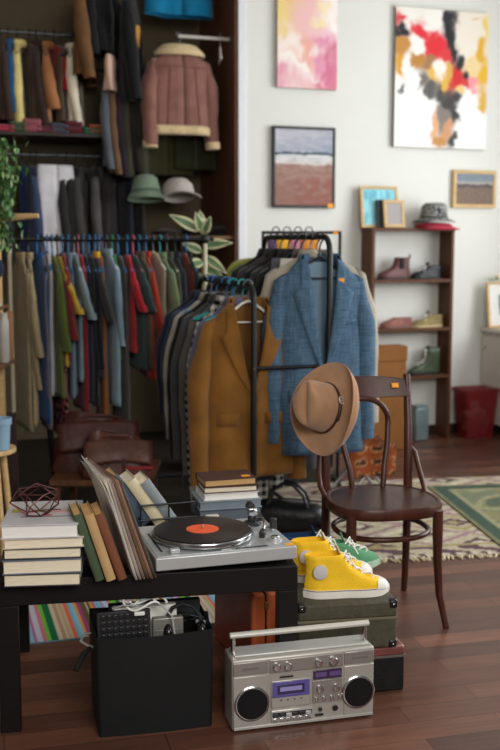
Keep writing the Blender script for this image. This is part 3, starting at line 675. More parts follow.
# local: -y is the front of the chair, x to its side
SZ = .456
def seat_out(k, z):
    pts = []
    for a in rng(0, 2*PI, 56)[:-1]:
        x = .212*se(math.cos(a), 3.0); y = .205*se(math.sin(a), 2.7)
        x *= (1.0-.10*(y/.2)*(1 if y > 0 else .25))
        pts.append((x*k, y*k, z))
    return pts
MB().loft([seat_out(.965, SZ-.043), seat_out(1.0, SZ-.036), seat_out(1.005, SZ-.014), seat_out(.985, SZ-.001), seat_out(.93, SZ), seat_out(.915, SZ-.003)], True, True, False).build('seat_frame', BENT, CH, smooth=50)
MB().loft([seat_out(.915, SZ-.003), seat_out(.6, SZ-.006), seat_out(.2, SZ-.008)], True, False, True).build('seat', BENTS, CH, smooth=60)
for s in (-1, 1):
    MB().tube([(s*.165, -.165, SZ-.02), (s*.165, -.166, SZ-.1), (s*.166, -.168, .25), (s*.172, -.178, .12), (s*.187, -.198, .03), (s*.192, -.205, 0)], [.019, .0195, .0165, .014, .012, .0125], 12).build('leg', BENT, CH, smooth=60)
    # rear leg and back upright are one bent piece
    MB().tube([(s*.180, .225, 0), (s*.176, .205, .10), (s*.170, .182, .28), (s*.168, .172, SZ-.05), (s*.170, .180, .55), (s*.178, .212, .70), (s*.186, .262, .885)], [.0135, .0145, .0165, .0185, .018, .0165, .0145], 12).build('rear_leg', BENT, CH, smooth=60)
    # side brace from the upright down to the seat
    MB().tube([(s*.178, .195, .61), (s*.196, .18, .585), (s*.205, .150, .52), (s*.208, .115, SZ+.02), (s*.20, .06, SZ-.012)], [.007, .010, .0105, .0105, .009], 10).build('brace', BENT, CH, smooth=60)
g = MB(); rr = []
for k in range(17):
    t = k/16; x = lerp(-.188, .188, t); bow = .030*(1-(2*t-1)**2)
    yo = .244+bow
    top = .868+.012*(1-(2*t-1)**2); bot = .797+.004*math.cos(PI*t*2)
    rr.append([(x, yo-.008-.018, bot), (x, yo+.006-.018, bot), (x, yo+.008+.008, top), (x, yo-.006+.008, top)])
g.loft(rr, True, True, True).build('top_rail', BENT, CH, smooth=40, bevel=.003)
o = MB(); o.M = Tr(.128, .2325, .846) @ Rx(-14); o = o.box(-.014, .014, -.0015, .0005, -.009, .009).build('price_sticker', STICK, CH); o['label'] = 'orange price sticker'
pts = []
for a in rng(0, PI, 16): pts.append((-.105*math.cos(a), .232+.012-.0, .70+.095*math.sin(a)))
arch = [(-.062, .165, SZ-.012), (-.07, .18, .52), (-.092, .212, .62)]+pts+[(.092, .212, .62), (.07, .18, .52), (.062, .165, SZ-.012)]
MB().tube(arch, .0115, 10).build('back_arch', BENT, CH, smooth=60)
ring = [(.176*se(math.cos(a), 2.3), .170*se(math.sin(a), 2.3), .335) for a in rng(0, 2*PI, 40)[:-1]]
MB().tube([(x*1.0, y*1.0+.0, z) for x, y, z in ring], .0105, 10, True).build('stretcher_ring', BENT, CH, smooth=60)
# ------------------------------------------------------------ hat hung on the chair post
FELT = mat('brown_felt', (170, 130, 98), .9, 0, .1, 14, .15, 200, .15, .4); LEATHB = mat('dark_brown_leather', (64, 36, 24), .4, 0, .2, 30)
axis = Vector((-.66, -.70, .28)).normalized()
fr = Vector((-.10, .0, 1.0)); fr = (fr-axis*fr.dot(axis)).normalized()     # front of the hat points up
sd = axis.cross(fr)
HC = at(325, 408, 3.90)
HM = Matrix(((fr.x, sd.x, axis.x, HC.x), (fr.y, sd.y, axis.y, HC.y), (fr.z, sd.z, axis.z, HC.z), (0, 0, 0, 1)))
HAT = T('felt_hat', 'brown felt wide-brimmed hat with a buckled band hung on the chair back', 'hat', HM)
rr = []
NA = 48
def brim_z(a, k):      # k 0 at the crown, 1 at the edge: both sides curl up, front and back dip a little
    s_ = abs(math.sin(a))**2.2
    return k**1.7*(.060*s_-.026*(1-s_))
def brim_pt(a, k):
    sn = math.sin(a); s_ = abs(sn)**1.6             # how much this bearing is a rolled side
    far = .55 if sn > 0 else 1.0
    out = .084*k*(1-s_)+s_*(.104*far*min(1, k/.78)**.9-.008*max(0, (k-.78)/.22)**1.5)
    z = s_*(.004*k+.050*max(0, (k-.40)/.60)**1.7)-(1-s_)*.020*k**1.6
    return ((.094+out)*math.cos(a), (.074+out)*math.sin(a), z)
for k in (1, .96, .9, .82, .72, .6, .48, .36, .2, 0):
    rr.append([brim_pt(a, k) for a in rng(0, 2*PI, NA)[:-1]])
for h, k in ((.012, .985), (.04, .965), (.07, .94), (.095, .91), (.112, .86), (.122, .78), (.127, .66), (.129, .5), (.130, .34), (.130, .18), (.130, .03)):
    ring = []
    for a in rng(0, 2*PI, NA)[:-1]:
        t = min(1, h/.125); ca = math.cos(a)
        x = .094*k*ca; y = .074*k*math.sin(a)*(1-.34*t*max(0, ca)**1.3)
        a_ = a if a < PI else 2*PI-a
        side = math.exp(-((a_-.85)/.34)**2)*math.exp(-((h-.100)/.024)**2)*(1 if k > .75 else 0)
        crease = .020*math.exp(-(y/.016)**2)*min(1, max(0, (.84-k)/.12))
        ring.append((x*(1-.04*side), y*(1-.26*side), h+.018*(x/.094)*t-crease))
    rr.append(ring)
MB().loft(rr, True, False, True).build('crown_and_brim', FELT, HAT, smooth=80, solid=.0035)
g = MB(); g.loft([[(.0965*k*math.cos(a), .0750*k*math.sin(a), z) for a in rng(0, 2*PI, NA)[:-1]] for z, k in ((.001, 1.02), (.003, 1.035), (.014, 1.02), (.016, 1.0))], True); BAND = g.build('band', LEATHB, HAT)
edge = [brim_pt(a, 1) for a in rng(0, 2*PI, NA)[:-1]]
MB().tube(edge, .0028, 6, True).build('brim_binding', mat('felt_binding', (182, 136, 104), .85), HAT)
aB = math.radians(-74) if sd.x < 0 else math.radians(74)
def bandp(a, z, k=1.05): return Vector((.0965*k*math.cos(a), .0750*k*math.sin(a), z))
b0 = bandp(aB, .011, 1.10)
g = MB(); g.M = Tr(b0) @ Matrix.Rotation(aB+PI/2, 4, 'Z') @ Rx(90)
g.tube([(.013*math.cos(t), .014*math.sin(t), .003) for t in rng(0, 2*PI, 14)[:-1]], .0032, 6, True); g.tube([(0, -.014, .003), (0, .014, .003)], .002, 6)
under(g.build('buckle', mat('pale_nickel', (206, 200, 184), .3, .35, .03), HAT), BAND)
g = MB(); sg = -1 if aB < 0 else 1
g.loft([[bandp(aB+sg*t, .002+dz-.0*t, 1.06+.05*t) for dz in (0, .013)] for t in rng(.08, .75, 8)], False); under(g.build('band_tail', LEATHB, HAT, solid=.003), BAND)
# ------------------------------------------------------------ rugs
def slab_grid(name, label, M, wx, wy, nx, ny, fn, thick=.006, cat='rug', fringe=None):
    root = T(name, label, cat, M)
    g = MB(); g.grid(lambda u, v: ((u-.5)*wx, (v-.5)*wy, thick+.0015*noise.noise(Vector((u*wx*9, v*wy*9, 1)))), nx, ny)
    g.c = [fn(i/nx, j/ny) for j in range(ny+1) for i in range(nx+1)]
    n0 = len(g.v); b = g
    b.add([(-wx/2, -wy/2, 0), (wx/2, -wy/2, 0), (wx/2, wy/2, 0), (-wx/2, wy/2, 0), (-wx/2, -wy/2, thick), (wx/2, -wy/2, thick), (wx/2, wy/2, thick), (-wx/2, wy/2, thick)], [(0, 1, 5, 4), (1, 2, 6, 5), (2, 3, 7, 6), (3, 0, 4, 7)])
    b.c += [b.c[0]]*8
    b.build('pile', paint(.95, .1), root, smooth=60)
    if fringe:
        g = MB(); r = random.Random(5); n = int(wx/.022)
        for k in range(n):
            x = -wx/2+wx*(k+.5)/n
            g.tube([(x, -wy/2+.005, thick*.8), (x+r.uniform(-.008, .008), -wy/2-.018, .006), (x+r.uniform(-.014, .014), -wy/2-.042, .003)], [.006, .0065, .0045], 5)
        g.build('fringe', fringe, root)
    return root
BE, PU, OL, PK, CR = L3((178, 166, 142)), L3((96, 72, 80)), L3((156, 144, 100)), L3((150, 122, 126)), L3((196, 186, 164))
def kil(u, v):
    wx, wy = 2.2, 1.5
    x, y = u*wx, v*wy
    n = noise.noise(Vector((x*14, y*14, 0)))*.02
    x += n; y += n
    p = .50; q = .36
    fx = abs((x/p) % 1-.5)*2; fy = abs((y/q) % 1-.5)*2
    d = math.floor((fx+fy)*5.0)
    cell = (int(x//p)+int(y//q)) % 2
    c = [CR, PU, BE, BE, PK, BE, CR, BE, PU, BE, BE][d % 11] if cell == 0 else [OL, PU, BE, OL, BE, PK, BE, BE, PU, BE, OL][d % 11]
    if v < .035: c = [BE, PU, CR][int(u*90) % 3]
    elif v < .10: c = [PU, BE][int((x*9+y*14)) % 2]
    elif v < .12: c = OL
    k = 1+.25*noise.noise(Vector((x*40, y*40, 3)))
    return tuple(t*k for t in c)
ra = 9.0
FE = on(330, 563)                        # a point on its front edge
KM = Tr(FE) @ Rz(ra) @ Tr(.62, .75, 0)
slab_grid('kilim_rug', 'beige and purple kilim rug with a fringed edge under the bentwood chair', KM, 2.2, 1.5, 150, 104, kil, .005, fringe=mat('cream_fringe', (206, 192, 160), .95))
GR, DG = L3((116, 122, 98)), L3((70, 84, 74))
def gre(u, v):
    x, y = u*1.3, v*1.75
    n = noise.noise(Vector((x*10, y*10, 7)))*.03
    e_ = min(u*1.3, (1-u)*1.3, v*1.75, (1-v)*1.75)
    if e_ < .02: c = L3((120, 120, 90))
    elif e_ < .10: c = DG
    elif e_ < .125: c = L3((146, 142, 112))
    else:
        d = math.sin((x+n)*16)+math.sin((y+n)*13)+.8*math.sin((x-y)*19+n*20)
        c = L3((130, 126, 92)) if d > 1.0 else GR if d > .2 else L3((148, 144, 114)) if d > -.7 else L3((88, 98, 82)) if d < -1.5 else L3((132, 128, 96))
    k = 1+.25*noise.noise(Vector((x*40, y*40, 3)))
    return tuple(t*k for t in c)
p0, p1 = on(427, 488), on(502, 549); dv = (p0-p1); gl = 1.75
ang = math.degrees(math.atan2(dv.y, dv.x))-90
p1 = p0-dv.normalized()*gl
GM = Tr((p1.x, p1.y, .0075)) @ Rz(ang) @ Tr(.65, gl/2, 0)
slab_grid('green_rug', 'mossy green rug with a dark border lying over the kilim rug', GM, 1.3, gl, 90, 120, gre, .005)
ST = [(148, 196, 214), (148, 196, 214), (228, 160, 70), (176, 70, 120), (104, 92, 58), (104, 92, 58), (214, 206, 190), (104, 92, 58), (228, 160, 70), (196, 104, 140), (140, 190, 216), (140, 190, 216), (186, 110, 160), (206, 200, 210), (190, 206, 224), (214, 120, 140), (124, 190, 70), (124, 190, 70), (28, 112, 70), (28, 112, 70), (206, 192, 172), (214, 196, 170), (190, 150, 120), (214, 200, 178), (196, 170, 130), (210, 190, 160), (230, 110, 80), (120, 180, 200)]
ST = [L3(c) for c in ST]
def stripe(u, v): return ST[int(u*.95/.0100) % len(ST)]
s0 = on(17, 646)
SM = Tr(s0) @ Rz(17) @ Tr(.42, .45, 0)
E_ = slab_grid('striped_rug', 'rag rug in bright narrow stripes on the floor behind the low table', SM, .95, .9, 190, 8, stripe, .006)
# ------------------------------------------------------------ low black table
TBLK = mat('black_brown_veneer', (17, 14, 13), .5, 0, .15, 5, .05, 60, .25, 0, 0, 1, (.6, 6, 6))
fR, fL = on(298, 566, .455), on(-4, 582, .455)
TA = math.degrees(math.atan2(fR.y-fL.y, fR.x-fL.x)); TW = (fR-fL).length; TD = .66; TZ = .455
TM = Tr(fL.x, fL.y, 0) @ Rz(TA)
TB = T('low_table', 'low black wooden table with thick square legs carrying books and the turntable', 'table', TM)
boxpart('table_top', 0, TW, 0, TD, TZ-.075, TZ, TBLK, TB, .003)
for x in (0, TW-.058):
    for y in (0, TD-.058): boxpart('leg', x, x+.058, y, y+.058, 0, TZ-.075, TBLK, TB, .002)
# ------------------------------------------------------------ books
def book(label, M, t, h, d, cover, pages, group=None, name='book', hard=.003, sticker=False, title=None):
    """closed book standing: x thickness, y depth (spine at y=0), z height"""
    root = T(name, label, 'book', M, group)
    b = hard
    MB().box(b, t-b, b*1.2, d-.004, .003, h-.004).build('pages', pages, root, smooth=0)
    g = MB(); g.box(0, b, 0, d, 0, h); g.box(t-b, t, 0, d, 0, h)
    g.loft([[(0, .001, z), (t*.12, -.003, z), (t*.5, -.005, z), (t*.88, -.003, z), (t, .001, z), (t-b, b, z), (b, b, z)] for z in (0, h)], True, True, True)
    g.build('cover', cover, root, smooth=50, bevel=.0006)
    if title:
        boxpart('title_panel', t*.2, t*.8, -.0056, -.003, h*title[0], h*title[1], title[2], root, 0)
    return root
def flat_book(label, x, y, z, yaw, w, d, t, cover, pages, group=None, top=None, spine_back=True):
    M = Tr(x, y, z) @ Rz(yaw)
    root = T('book', label, 'book', M, group)
    b = .003
    MB().box(-w/2+.004, w/2-.004, -d/2+.005, d/2-b, b, t-b).build('pages', pages, root, smooth=0)
    g = MB(); g.box(-w/2, w/2, -d/2, d/2, 0, b); g.box(-w/2, w/2, -d/2, d/2, t-b, t)
    g.loft([[(x_, d/2-b, 0), (x_, d/2+.004, t*.15), (x_, d/2+.006, t*.5), (x_, d/2+.004, t*.85), (x_, d/2-b, t), (x_, d/2-b*2, t*.5)] for x_ in (-w/2, w/2)], True, True, True)
    g.build('cover', cover, root, smooth=50, bevel=.0008)
    if top: top(root, w, d, t)
    return root
c0 = on(46, 588, TZ); cy = Rz(TA) @ Vector((0, .142, 0)); sx, sy = c0.x+cy.x, c0.y+cy.y
CREAMC = mat('cream_cover', (205, 196, 178), .5); WHITEC = mat('white_cover', (226, 222, 216), .4); BLUEC = mat('grey_blue_cover', (98, 110, 124), .5); DARKC = mat('dark_cover', (38, 36, 42), .5)
def jacket_art(root, w, d, t):
    cs = [((-.2, -.05), (-.02, .12), (222, 150, 152)), ((-.1, .02), (.02, .10), (150, 156, 60)), ((.05, .25), (-.03, .10), (214, 168, 164)), ((-.02, .14), (.07, .13), (120, 84, 90)), ((-.27, -.2), (.02, .14), (168, 164, 66)), ((.0, .08), (-.14, -.10), (196, 60, 70)), ((-.18, .30), (-.185, -.17), (60, 56, 60))]
    for k, ((xa, xb), (ya, yb), c) in enumerate(cs):
        boxpart('cover_print', xa*w*1.6, xb*w*1.6, ya*d, yb*d, t, t+.0004+.00005*k, mat('cover_print', c, .5), root, 0)
stk = [(0.214, .262, .037, 'lowest book of the cream-paged stack with a dark cover', DARKC, PAGES, -1.0, -.002), (0.220, .268, .041, 'thick book second from the bottom of the cream-paged stack in a grey-blue cover', BLUEC, PAGES, .8, -.004),
       (0.216, .258, .031, 'thin dark-covered book in the middle of the cream-paged stack', DARKC, PAGES, -.6, .0), (0.222, .262, .029, 'cream-jacketed book second from the top of the stack', CREAMC, PAGES, 1.4, .0), (0.214, .27, .039, 'white-paged book with a printed jacket on top of the stack', mat('jacket_grey', (200, 198, 200), .4), PAGESW, -.5, -.006)]
z = TZ+.0004
for w_, d_, t_, lab, cv, pg, yw, dx in stk:
    flat_book(lab, sx+dx, sy, z, TA+yw-3, w_, d_, t_, cv, pg, 'books in the cream-paged stack', jacket_art if 'printed' in lab else None); z += t_+.0006
# wire ornament on the stack
OR = T('wire_ornament', 'dark copper wire polyhedron ornament sitting on the top book', 'ornament', Tr(sx-.02, sy-.03, z+.0045) @ Rz(15))
def ringp(r, h, n, o): return [Vector((r*math.cos(2*PI*k/n+o), r*math.sin(2*PI*k/n+o), h)) for k in range(n)]
r0, r1, r2 = ringp(.034, .0, 5, 0), ringp(.074, .036, 5, PI/5), ringp(.060, .066, 5, 0)
top_ = Vector((.0, 0, .088))
g = MB()
def ed(a, b): g.tube([a, b], .0019, 6)
for k in range(5):
    ed(r0[k], r0[(k+1) % 5]); ed(r0[k], r1[k]); ed(r0[(k+1) % 5], r1[k]); ed(r1[k], r2[k]); ed(r1[k], r2[(k+1) % 5]); ed(r2[k], r2[(k+1) % 5])
    if k in (0, 1, 3): ed(r2[k], top_)
g.build('wire_frame', mat('copper_wire', (96, 56, 52), .4, .7, .1), OR)
# leaning books and record sleeves: rest on their lower corner, tops fall towards the stack
def lean(px, py, tilt, yaw=None, z=TZ+.001):
    return Tr(on(px, py, z)) @ Rz(TA+6 if yaw is None else yaw) @ Ry(-tilt)
book('green cloth book leaning beside the cream-paged stack', lean(96, 582, 17), .026, .205, .145, mat('green_bookcloth', (66, 82, 58), .8), PAGEST, 'three books leaning in a row')
book('tan book leaning between the green book and the brown book', lean(107, 582, 17), .027, .205, .145, mat('tan_bookcloth', (186, 152, 104), .7), PAGEST, 'three books leaning in a row')
book('reddish brown book leaning against the record sleeves', lean(118.5, 581, 18), .026, .205, .15, mat('brown_bookcloth', (118, 66, 42), .7), PAGEST, 'three books leaning in a row')
sl_cols = [((226, 222, 214), 'white record sleeve with a torn bent top edge leaning beside the brown book'), ((206, 190, 170), 'cream record sleeve leaning second from the brown book'), ((164, 140, 136), 'mauve-edged record sleeve leaning in the middle of the row'), ((120, 96, 66), 'brown record sleeve leaning behind the mauve-edged one'), ((170, 130, 112), 'salmon record sleeve leaning near the turntable corner'), ((92, 80, 62), 'dark umber record sleeve leaning closest to the turntable')]
for k, (c, lab) in enumerate(sl_cols):
    root = T('record_sleeve', lab, 'record sleeve', lean(136+3.9*k, 580.0-.3*k, 16.0+.6*k, TA+9+1.2*k), 'record sleeves leaning on the table')
    tk = .0042
    g = MB(); g.grid(lambda u, v: ((-.010*(v**6) if k < 2 else 0), .312*u, .312*v+(.012*u if k < 2 else 0)), 8, 12)
    g.grid(lambda u, v: ((-.022*(v**5)*(u) if k < 2 else 0)+tk, .312*u, .312*v), 8, 12, 1)
    g.loft([[(0, 0, z_), (tk, 0, z_)] for z_ in rng(0, .300, 6)], False, False, False, 1)
    g.loft([[(0, y_, 0), (tk, y_, 0)] for y_ in rng(0, .312, 2)], False)
    g.loft([[(0, .312, z_), (tk, .312, z_)] for z_ in rng(0, .31, 2)], False)
    g.build('sleeve', [mat('sleeve_card', c, .6, 0, .15), mat('sleeve_card', tuple(int(x*.86) for x in c), .6, 0, .15)], root, smooth=60, solid=.0012)
    MB().box(.0012, .003, .012, .30, .004, .306).build('inner_record', mat('inner_sleeve', (214, 208, 198), .7), root, smooth=0)
# wire book rack and its books behind
BR = T('wire_book_rack', 'black wire book rack holding a slate, a cream and a grey book', 'book rack', Tr(on(138, 530, TZ)) @ Rz(TA+8))
L_ = .19
for k, zz in enumerate((.045, .095)):
    MB().tube([(0, .0, zz), (0, -.05, zz), (L_, -.05, zz), (L_, .0, zz)], .0035, 8).build('wire_rail', BLACKM, BR)
for x in (0, L_*.5, L_): MB().tube([(x, -.05, .0975), (x, -.05, .0035), (x, .14, .0035), (x, .14, .15)], .003, 8).build('upright_wire', BLACKM, BR)
bl = [(139, 529, 33, .048, .20, (64, 78, 96), 'slate blue book tilted in the wire rack', PAGEST), (157, 528, 33, .038, .19, (214, 200, 166), 'cream book tilted in the middle of the wire rack', PAGES), (171, 527, 34, .036, .185, (138, 146, 150), 'pale grey book tilted at the turntable end of the wire rack', PAGES)]
for px, py, tl_, t_, h_, c, lab, pg in bl:
    b_ = on(px, py, TZ+.006)
    book(lab, Tr(b_) @ Rz(TA+10) @ Ry(-tl_), t_, h_, .135, mat('bookcloth', c, .6, 0, .1), pg, 'books in the wire rack')
# stack of old books behind the turntable
q0 = on(229.5, 521, TZ); oy = Rz(TA) @ Vector((0, .085, 0)); bx, by = q0.x+oy.x, min(q0.y+oy.y, 99)
z = TZ+.0005
def sticker_top(root, w, d, t):
    o = boxpart('price_sticker', w*.5-.046, w*.5-.016, -d/2+.02, -d/2+.045, t, t+.0006, STICK, root, 0); o['label'] = 'orange price sticker'
for w_, d_, t_, lab, cv, pg, tp, dx, yw in [(.222, .16, .040, 'dark slate volume at the bottom of the stack behind the turntable', mat('slate_cover', (70, 82, 94), .6), mat('slate_pages', (96, 106, 116), .7), None, .0, 0), (.222, .16, .030, 'grey-blue volume second from the bottom of the stack behind the turntable', mat('greyblue_cover', (132, 144, 152), .6), mat('greyblue_pages', (120, 132, 142), .7), None, 0, 0.6),
        (.196, .14, .024, 'white book third from the bottom of the stack behind the turntable', WHITEC, PAGESW, None, .004, 1), (.190, .135, .022, 'cream-edged brown book second from the top of the stack behind the turntable', mat('umber_cover', (74, 44, 32), .6), PAGES, None, .004, -.5), (.186, .135, .026, 'dark brown book with an orange sticker on top of the stack', mat('chocolate_cover', (72, 40, 30), .55), PAGEST, sticker_top, .0, 3)]:
    flat_book(lab, bx+dx, by, z, TA+4+yw, w_, d_, t_, cv, pg, 'stack of books behind the turntable', tp); z += t_+.0006
# ------------------------------------------------------------ turntable
a0, a1 = on(157, 572, TZ+.012), on(296, 559, TZ+.012)
tw = .432; tan_ = math.degrees(math.atan2(a1.y-a0.y, a1.x-a0.x))
mid = (a0+a1)/2
TTM = Tr(mid.x, mid.y, TZ) @ Rz(tan_)
TT = T('turntable', 'silver turntable with a strobe-dotted platter on the low black table', 'turntable', TTM)
SIL = mat('silver_plastic', (186, 188, 188), .35, .35, .04); SILT = mat('silver_top', (190, 193, 194), .32, .45, .03); DGREY = mat('dark_grey_plastic', (40, 40, 44), .4, 0, .1)
td = .345
for x in (-.18, .18):
    for y in (.04, td-.04): MB().lathe([(.02, .0005), (.022, .006), (.018, .013)], 16).build('rubber_foot', BLACKP, TT, Tr(x, y, 0))
boxpart('plinth', -tw/2, tw/2, 0, td, .012, .052, SIL, TT, .004)
boxpart('deck_plate', -tw/2+.006, tw/2-.006, .006, td-.006, .052, .0545, SILT, TT, .001)
PC = (TTM.inverted() @ on(209, 534.5, TZ+.083)); pcx, pcy = PC.x, .172
PM = Tr(pcx, pcy, .0545)
PLT = MB().lathe([(.150, .004), (.156, .006), (.157, .010), (.157, .018), (.155, .021), (.150, .022)], 80).build('platter', STEEL, TT, PM, smooth=40)
g = MB()
for row, zz in enumerate((.0125, .016)):
    for k in range(120):
        a = 2*PI*(k+.5*row)/120; c, s_ = math.cos(a), math.sin(a)
        g.add([(.1573*c-s_*t*.0022, .1573*s_+c*t*.0022, zz+u*.0011) for t, u in ((-1, -1), (1, -1), (1, 1), (-1, 1))], [(0, 1, 2, 3)])
under(g.build('strobe_dots', DGREY, TT, PM, smooth=0), PLT)
MB().lathe([(.004, .02), (.0038, .034), (.002, .036)], 12).build('spindle', STEEL, TT, PM)
RV = T('vinyl_record', 'black vinyl record with an orange label lying on the turntable platter', 'record', TTM @ PM @ Tr(0, 0, .0225))
mv, nt, b = nodes('vinyl'); b.inputs['Base Color'].default_value = (.012, .012, .013, 1); b.inputs['Roughness'].default_value = .3
tc = N(nt, 'ShaderNodeTexCoord'); wv = N(nt, 'ShaderNodeTexWave', Scale=90.0); wv.wave_type = 'RINGS'; wv.rings_direction = 'Z'
nt.links.new(tc.outputs['Object'], wv.inputs['Vector']); bp = N(nt, 'ShaderNodeBump', Strength=.12, Distance=.002); nt.links.new(wv.outputs[1], bp.inputs['Height']); nt.links.new(bp.outputs[0], b.inputs['Normal'])
MB().lathe([(.150, .0), (.151, .001), (.150, .002), (.146, .0023), (.062, .0018), (.052, .0022)], 96, True, True).build('disc', mv, RV, smooth=30)
MB().lathe([(.0505, .0021), (.0505, .0028)], 48).build('record_label', mat('orange_label', (232, 92, 46), .6, 0, .08, 30), RV)['label'] = 'orange paper record label'
g = MB(); g.lathe([(.0042, .0028), (.0036, .0032)], 14); g.build('centre_hole', BLACKP, RV)
# arm
AX, AY = tw/2-.062, td-.085
AM = Tr(AX, AY, .0545)
MB().lathe([(.031, 0), (.031, .006), (.026, .008), (.024, .011), (.015, .013), (.013, .030), (.010, .036)], 28).build('arm_base', DGREY, TT, AM)
boxpart('arm_pivot', -.014, .014, -.012, .012, .03, .056, STEEL, TT, .003, AM)
arm = [(0, .062, .046), (0, 0, .046), (-.004, -.08, .045), (-.014, -.14, .042), (-.024, -.165, .037), (-.030, -.178, .033)]
MB().tube([Vector(p)+Vector((.012, 0, 0)) for p in arm], .0042, 10).build('tonearm', STEEL, TT, AM)
g = MB(); g.M = Tr(.012, .045, .046) @ Rx(-90); g.lathe([(.012, 0), (.014, .004), (.014, .026), (.011, .03)], 20); g.build('counterweight', DGREY, TT, AM)
g = MB(); g.M = AM @ Tr(-.022, -.186, .032) @ Rz(-24); g.box(-.009, .009, -.030, .012, -.016, .004); g.build('headshell', DGREY, TT, bevel=.003)
g = MB(); g.M = AM @ Tr(.052, -.06, 0); g.lathe([(.012, 0), (.011, .03), (.008, .033)], 16); g.build('arm_rest', DGREY, TT)
boxpart('arm_clip', -.012, .016, -.075, -.055, .03, .045, DGREY, TT, .003, AM)
MB().lathe([(.014, 0), (.014, .010), (.011, .013)], 20).build('speed_dial', STEEL, TT, Tr(tw/2-.045, .075, .0545))
MB().lathe([(.022, 0), (.022, .004), (.019, .005)], 20).build('dial_ring', SIL, TT, Tr(tw/2-.045, .075, .0545))
boxpart('cue_lever', -.004, .004, -.02, .02, .006, .012, STEEL, TT, .002, Tr(tw/2-.03, .17, .0545) @ Rz(10))
boxpart('pitch_slider', -.05, .05, -.005, .005, 0, .0012, DGREY, TT, 0, Tr(.08, .02, .0545))
boxpart('strobe_lamp', -.014, .014, -.01, .012, 0, .014, SILT, TT, .003, Tr(-tw/2+.062, .03, .0545))
boxpart('start_key', -.016, .016, -.006, .006, 0, .003, SIL, TT, .001, Tr(.0, .018, .0545))
boxpart('dust_cover_slot', -.0035, .0035, -.10, .10, 0, .0008, DGREY, TT, 0, Tr(-tw/2+.028, .15, .0545))
boxpart('dust_cover_hinge', -.022, .022, -.008, .010, 0, .022, mat('hinge_cream', (200, 196, 180), .5), TT, .003, Tr(.04, td-.012, .0545))
o = boxpart('price_sticker', -.016, .012, -.008, .012, 0, .0008, STICK, TT, 0, Tr(tw/2-.016, .014, .0545)); o['label'] = 'orange price sticker'
# ------------------------------------------------------------ boombox
b0_, b1_ = on(232.5, 733.5), on(374, 716.5)
BW = (b1_-b0_).length; bang = math.degrees(math.atan2(b1_.y-b0_.y, b1_.x-b0_.x)); BH = .218; BDp = .105
BX = T('boombox', 'silver cassette boombox with two round speakers standing on the wood floor', 'boombox', Tr(b0_) @ Rz(bang))
BS = mat('boombox_silver', (176, 172, 164), .42, .4, .04); BS2 = mat('boombox_brushed', (158, 154, 148), .35, .6, .08, 4, 0, 10, .5, 0, 0, 1, (1, 60, 60)); GRL = mat('speaker_cloth', (26, 25, 26), .9, 0, .2, 200, .6, 600, .2)
boxpart('body', 0, BW, .004, BDp, .004, BH, BS, BX, .006)
for x in (.03, BW-.03):
    for y in (.02, BDp-.02): MB().lathe([(.010, 0), (.010, .005)], 10).build('rubber_foot', BLACKP, BX, Tr(x, y, 0))
wl_ = BW*.252
PNL = boxpart('speaker_panel', .003, wl_-.002, .0005, .006, .008, BH-.05, BS, BX, .003)
PNR = boxpart('speaker_panel', BW-wl_+.014, BW-.003, .0005, .006, .008, BH-.05, BS, BX, .003)
boxpart('badge_panel', .003, wl_-.002, .0008, .006, BH-.046, BH-.008, BS2, BX, .002)
boxpart('badge_panel', BW-wl_+.014, BW-.003, .0008, .006, BH-.046, BH-.008, BS2, BX, .002)
boxpart('badge', wl_*.28, wl_*.72, .0, .001, BH-.032, BH-.024, mat('grey_badge', (128, 124, 118), .4, .5), BX, 0)
boxpart('badge', BW-wl_*.66, BW-wl_*.2, .0, .001, BH-.032, BH-.024, mat('grey_badge', (128, 124, 118), .4, .5), BX, 0)
for pn_, cx, r in ((PNL, wl_*.53, .0475), (PNR, BW-wl_*.47, .0455)):
    M = Tr(cx, .001, BH*.385) @ Rx(90)
    under(MB().lathe([(r+.006, 0), (r+.006, .003), (r+.002, .006), (r-.001, .006), (r-.002, .002)], 48, False, False).build('speaker_ring', STEEL, BX, M), pn_)
    under(MB().lathe([(r-.001, .0005), (r-.002, .003), (r*.75, .0045), (r*.3, .0055), (.001, .0057)], 40).build('speaker_grille', GRL, BX, M), pn_)
x0, x1 = wl_+.002, BW-wl_+.010
boxpart('control_strip', x0, x1, -.0005, .006, BH-.048, BH-.008, BS2, BX, .002)
def knob(name, x, z, r, h, m=STEEL):
    g = MB(); g.M = Tr(x, 0, z) @ Rx(90); g.lathe([(r, 0), (r, h*.8), (r*.85, h), (r*.5, h*1.02)], 20); g.build(name, m, BX)
for fx, r in ((.09, .0115), (.24, .0115), (.655, .011), (.86, .0135)): knob('knob', lerp(x0, x1, fx), BH-.028, r, .014)
cx0, cx1 = x0+.004, lerp(x0, x1, .555)
CD_ = boxpart('cassette_door', cx0, cx1, -.002, .005, .062, .146, BS, BX, .003)
boxpart('cassette_slot', lerp(cx0, cx1, .22), lerp(cx0, cx1, .55), -.003, 0, .154, .158, BLACKP, BX, 0)
VIO = mat('violet_window', (88, 78, 146), .15, 0, .08, 20, 0, 10, .6); VID = mat('violet_dark', (52, 44, 86), .15)
under(boxpart('cassette_window', cx0+.003, cx1-.004, -.0035, 0, .094, .142, VIO, BX, .002), CD_)
under(boxpart('cassette', cx0+.018, cx1-.02, -.0042, -.003, .104, .132, VID, BX, .001), CD_)
boxpart('cassette_label', cx0+.026, cx1-.028, -.0047, -.004, .113, .126, mat('cassette_label', (150, 144, 200), .5), BX, 0)
for k in range(4): boxpart('door_rib', lerp(cx0, cx1, .22+.17*k), lerp(cx0, cx1, .27+.17*k), -.0032, -.001, .084, .087, DGREY, BX, 0)
boxpart('key_bed', cx0, cx1+.006, -.004, .004, .020, .056, mat('silver_bright', (196, 192, 186), .3, .5), BX, .002)
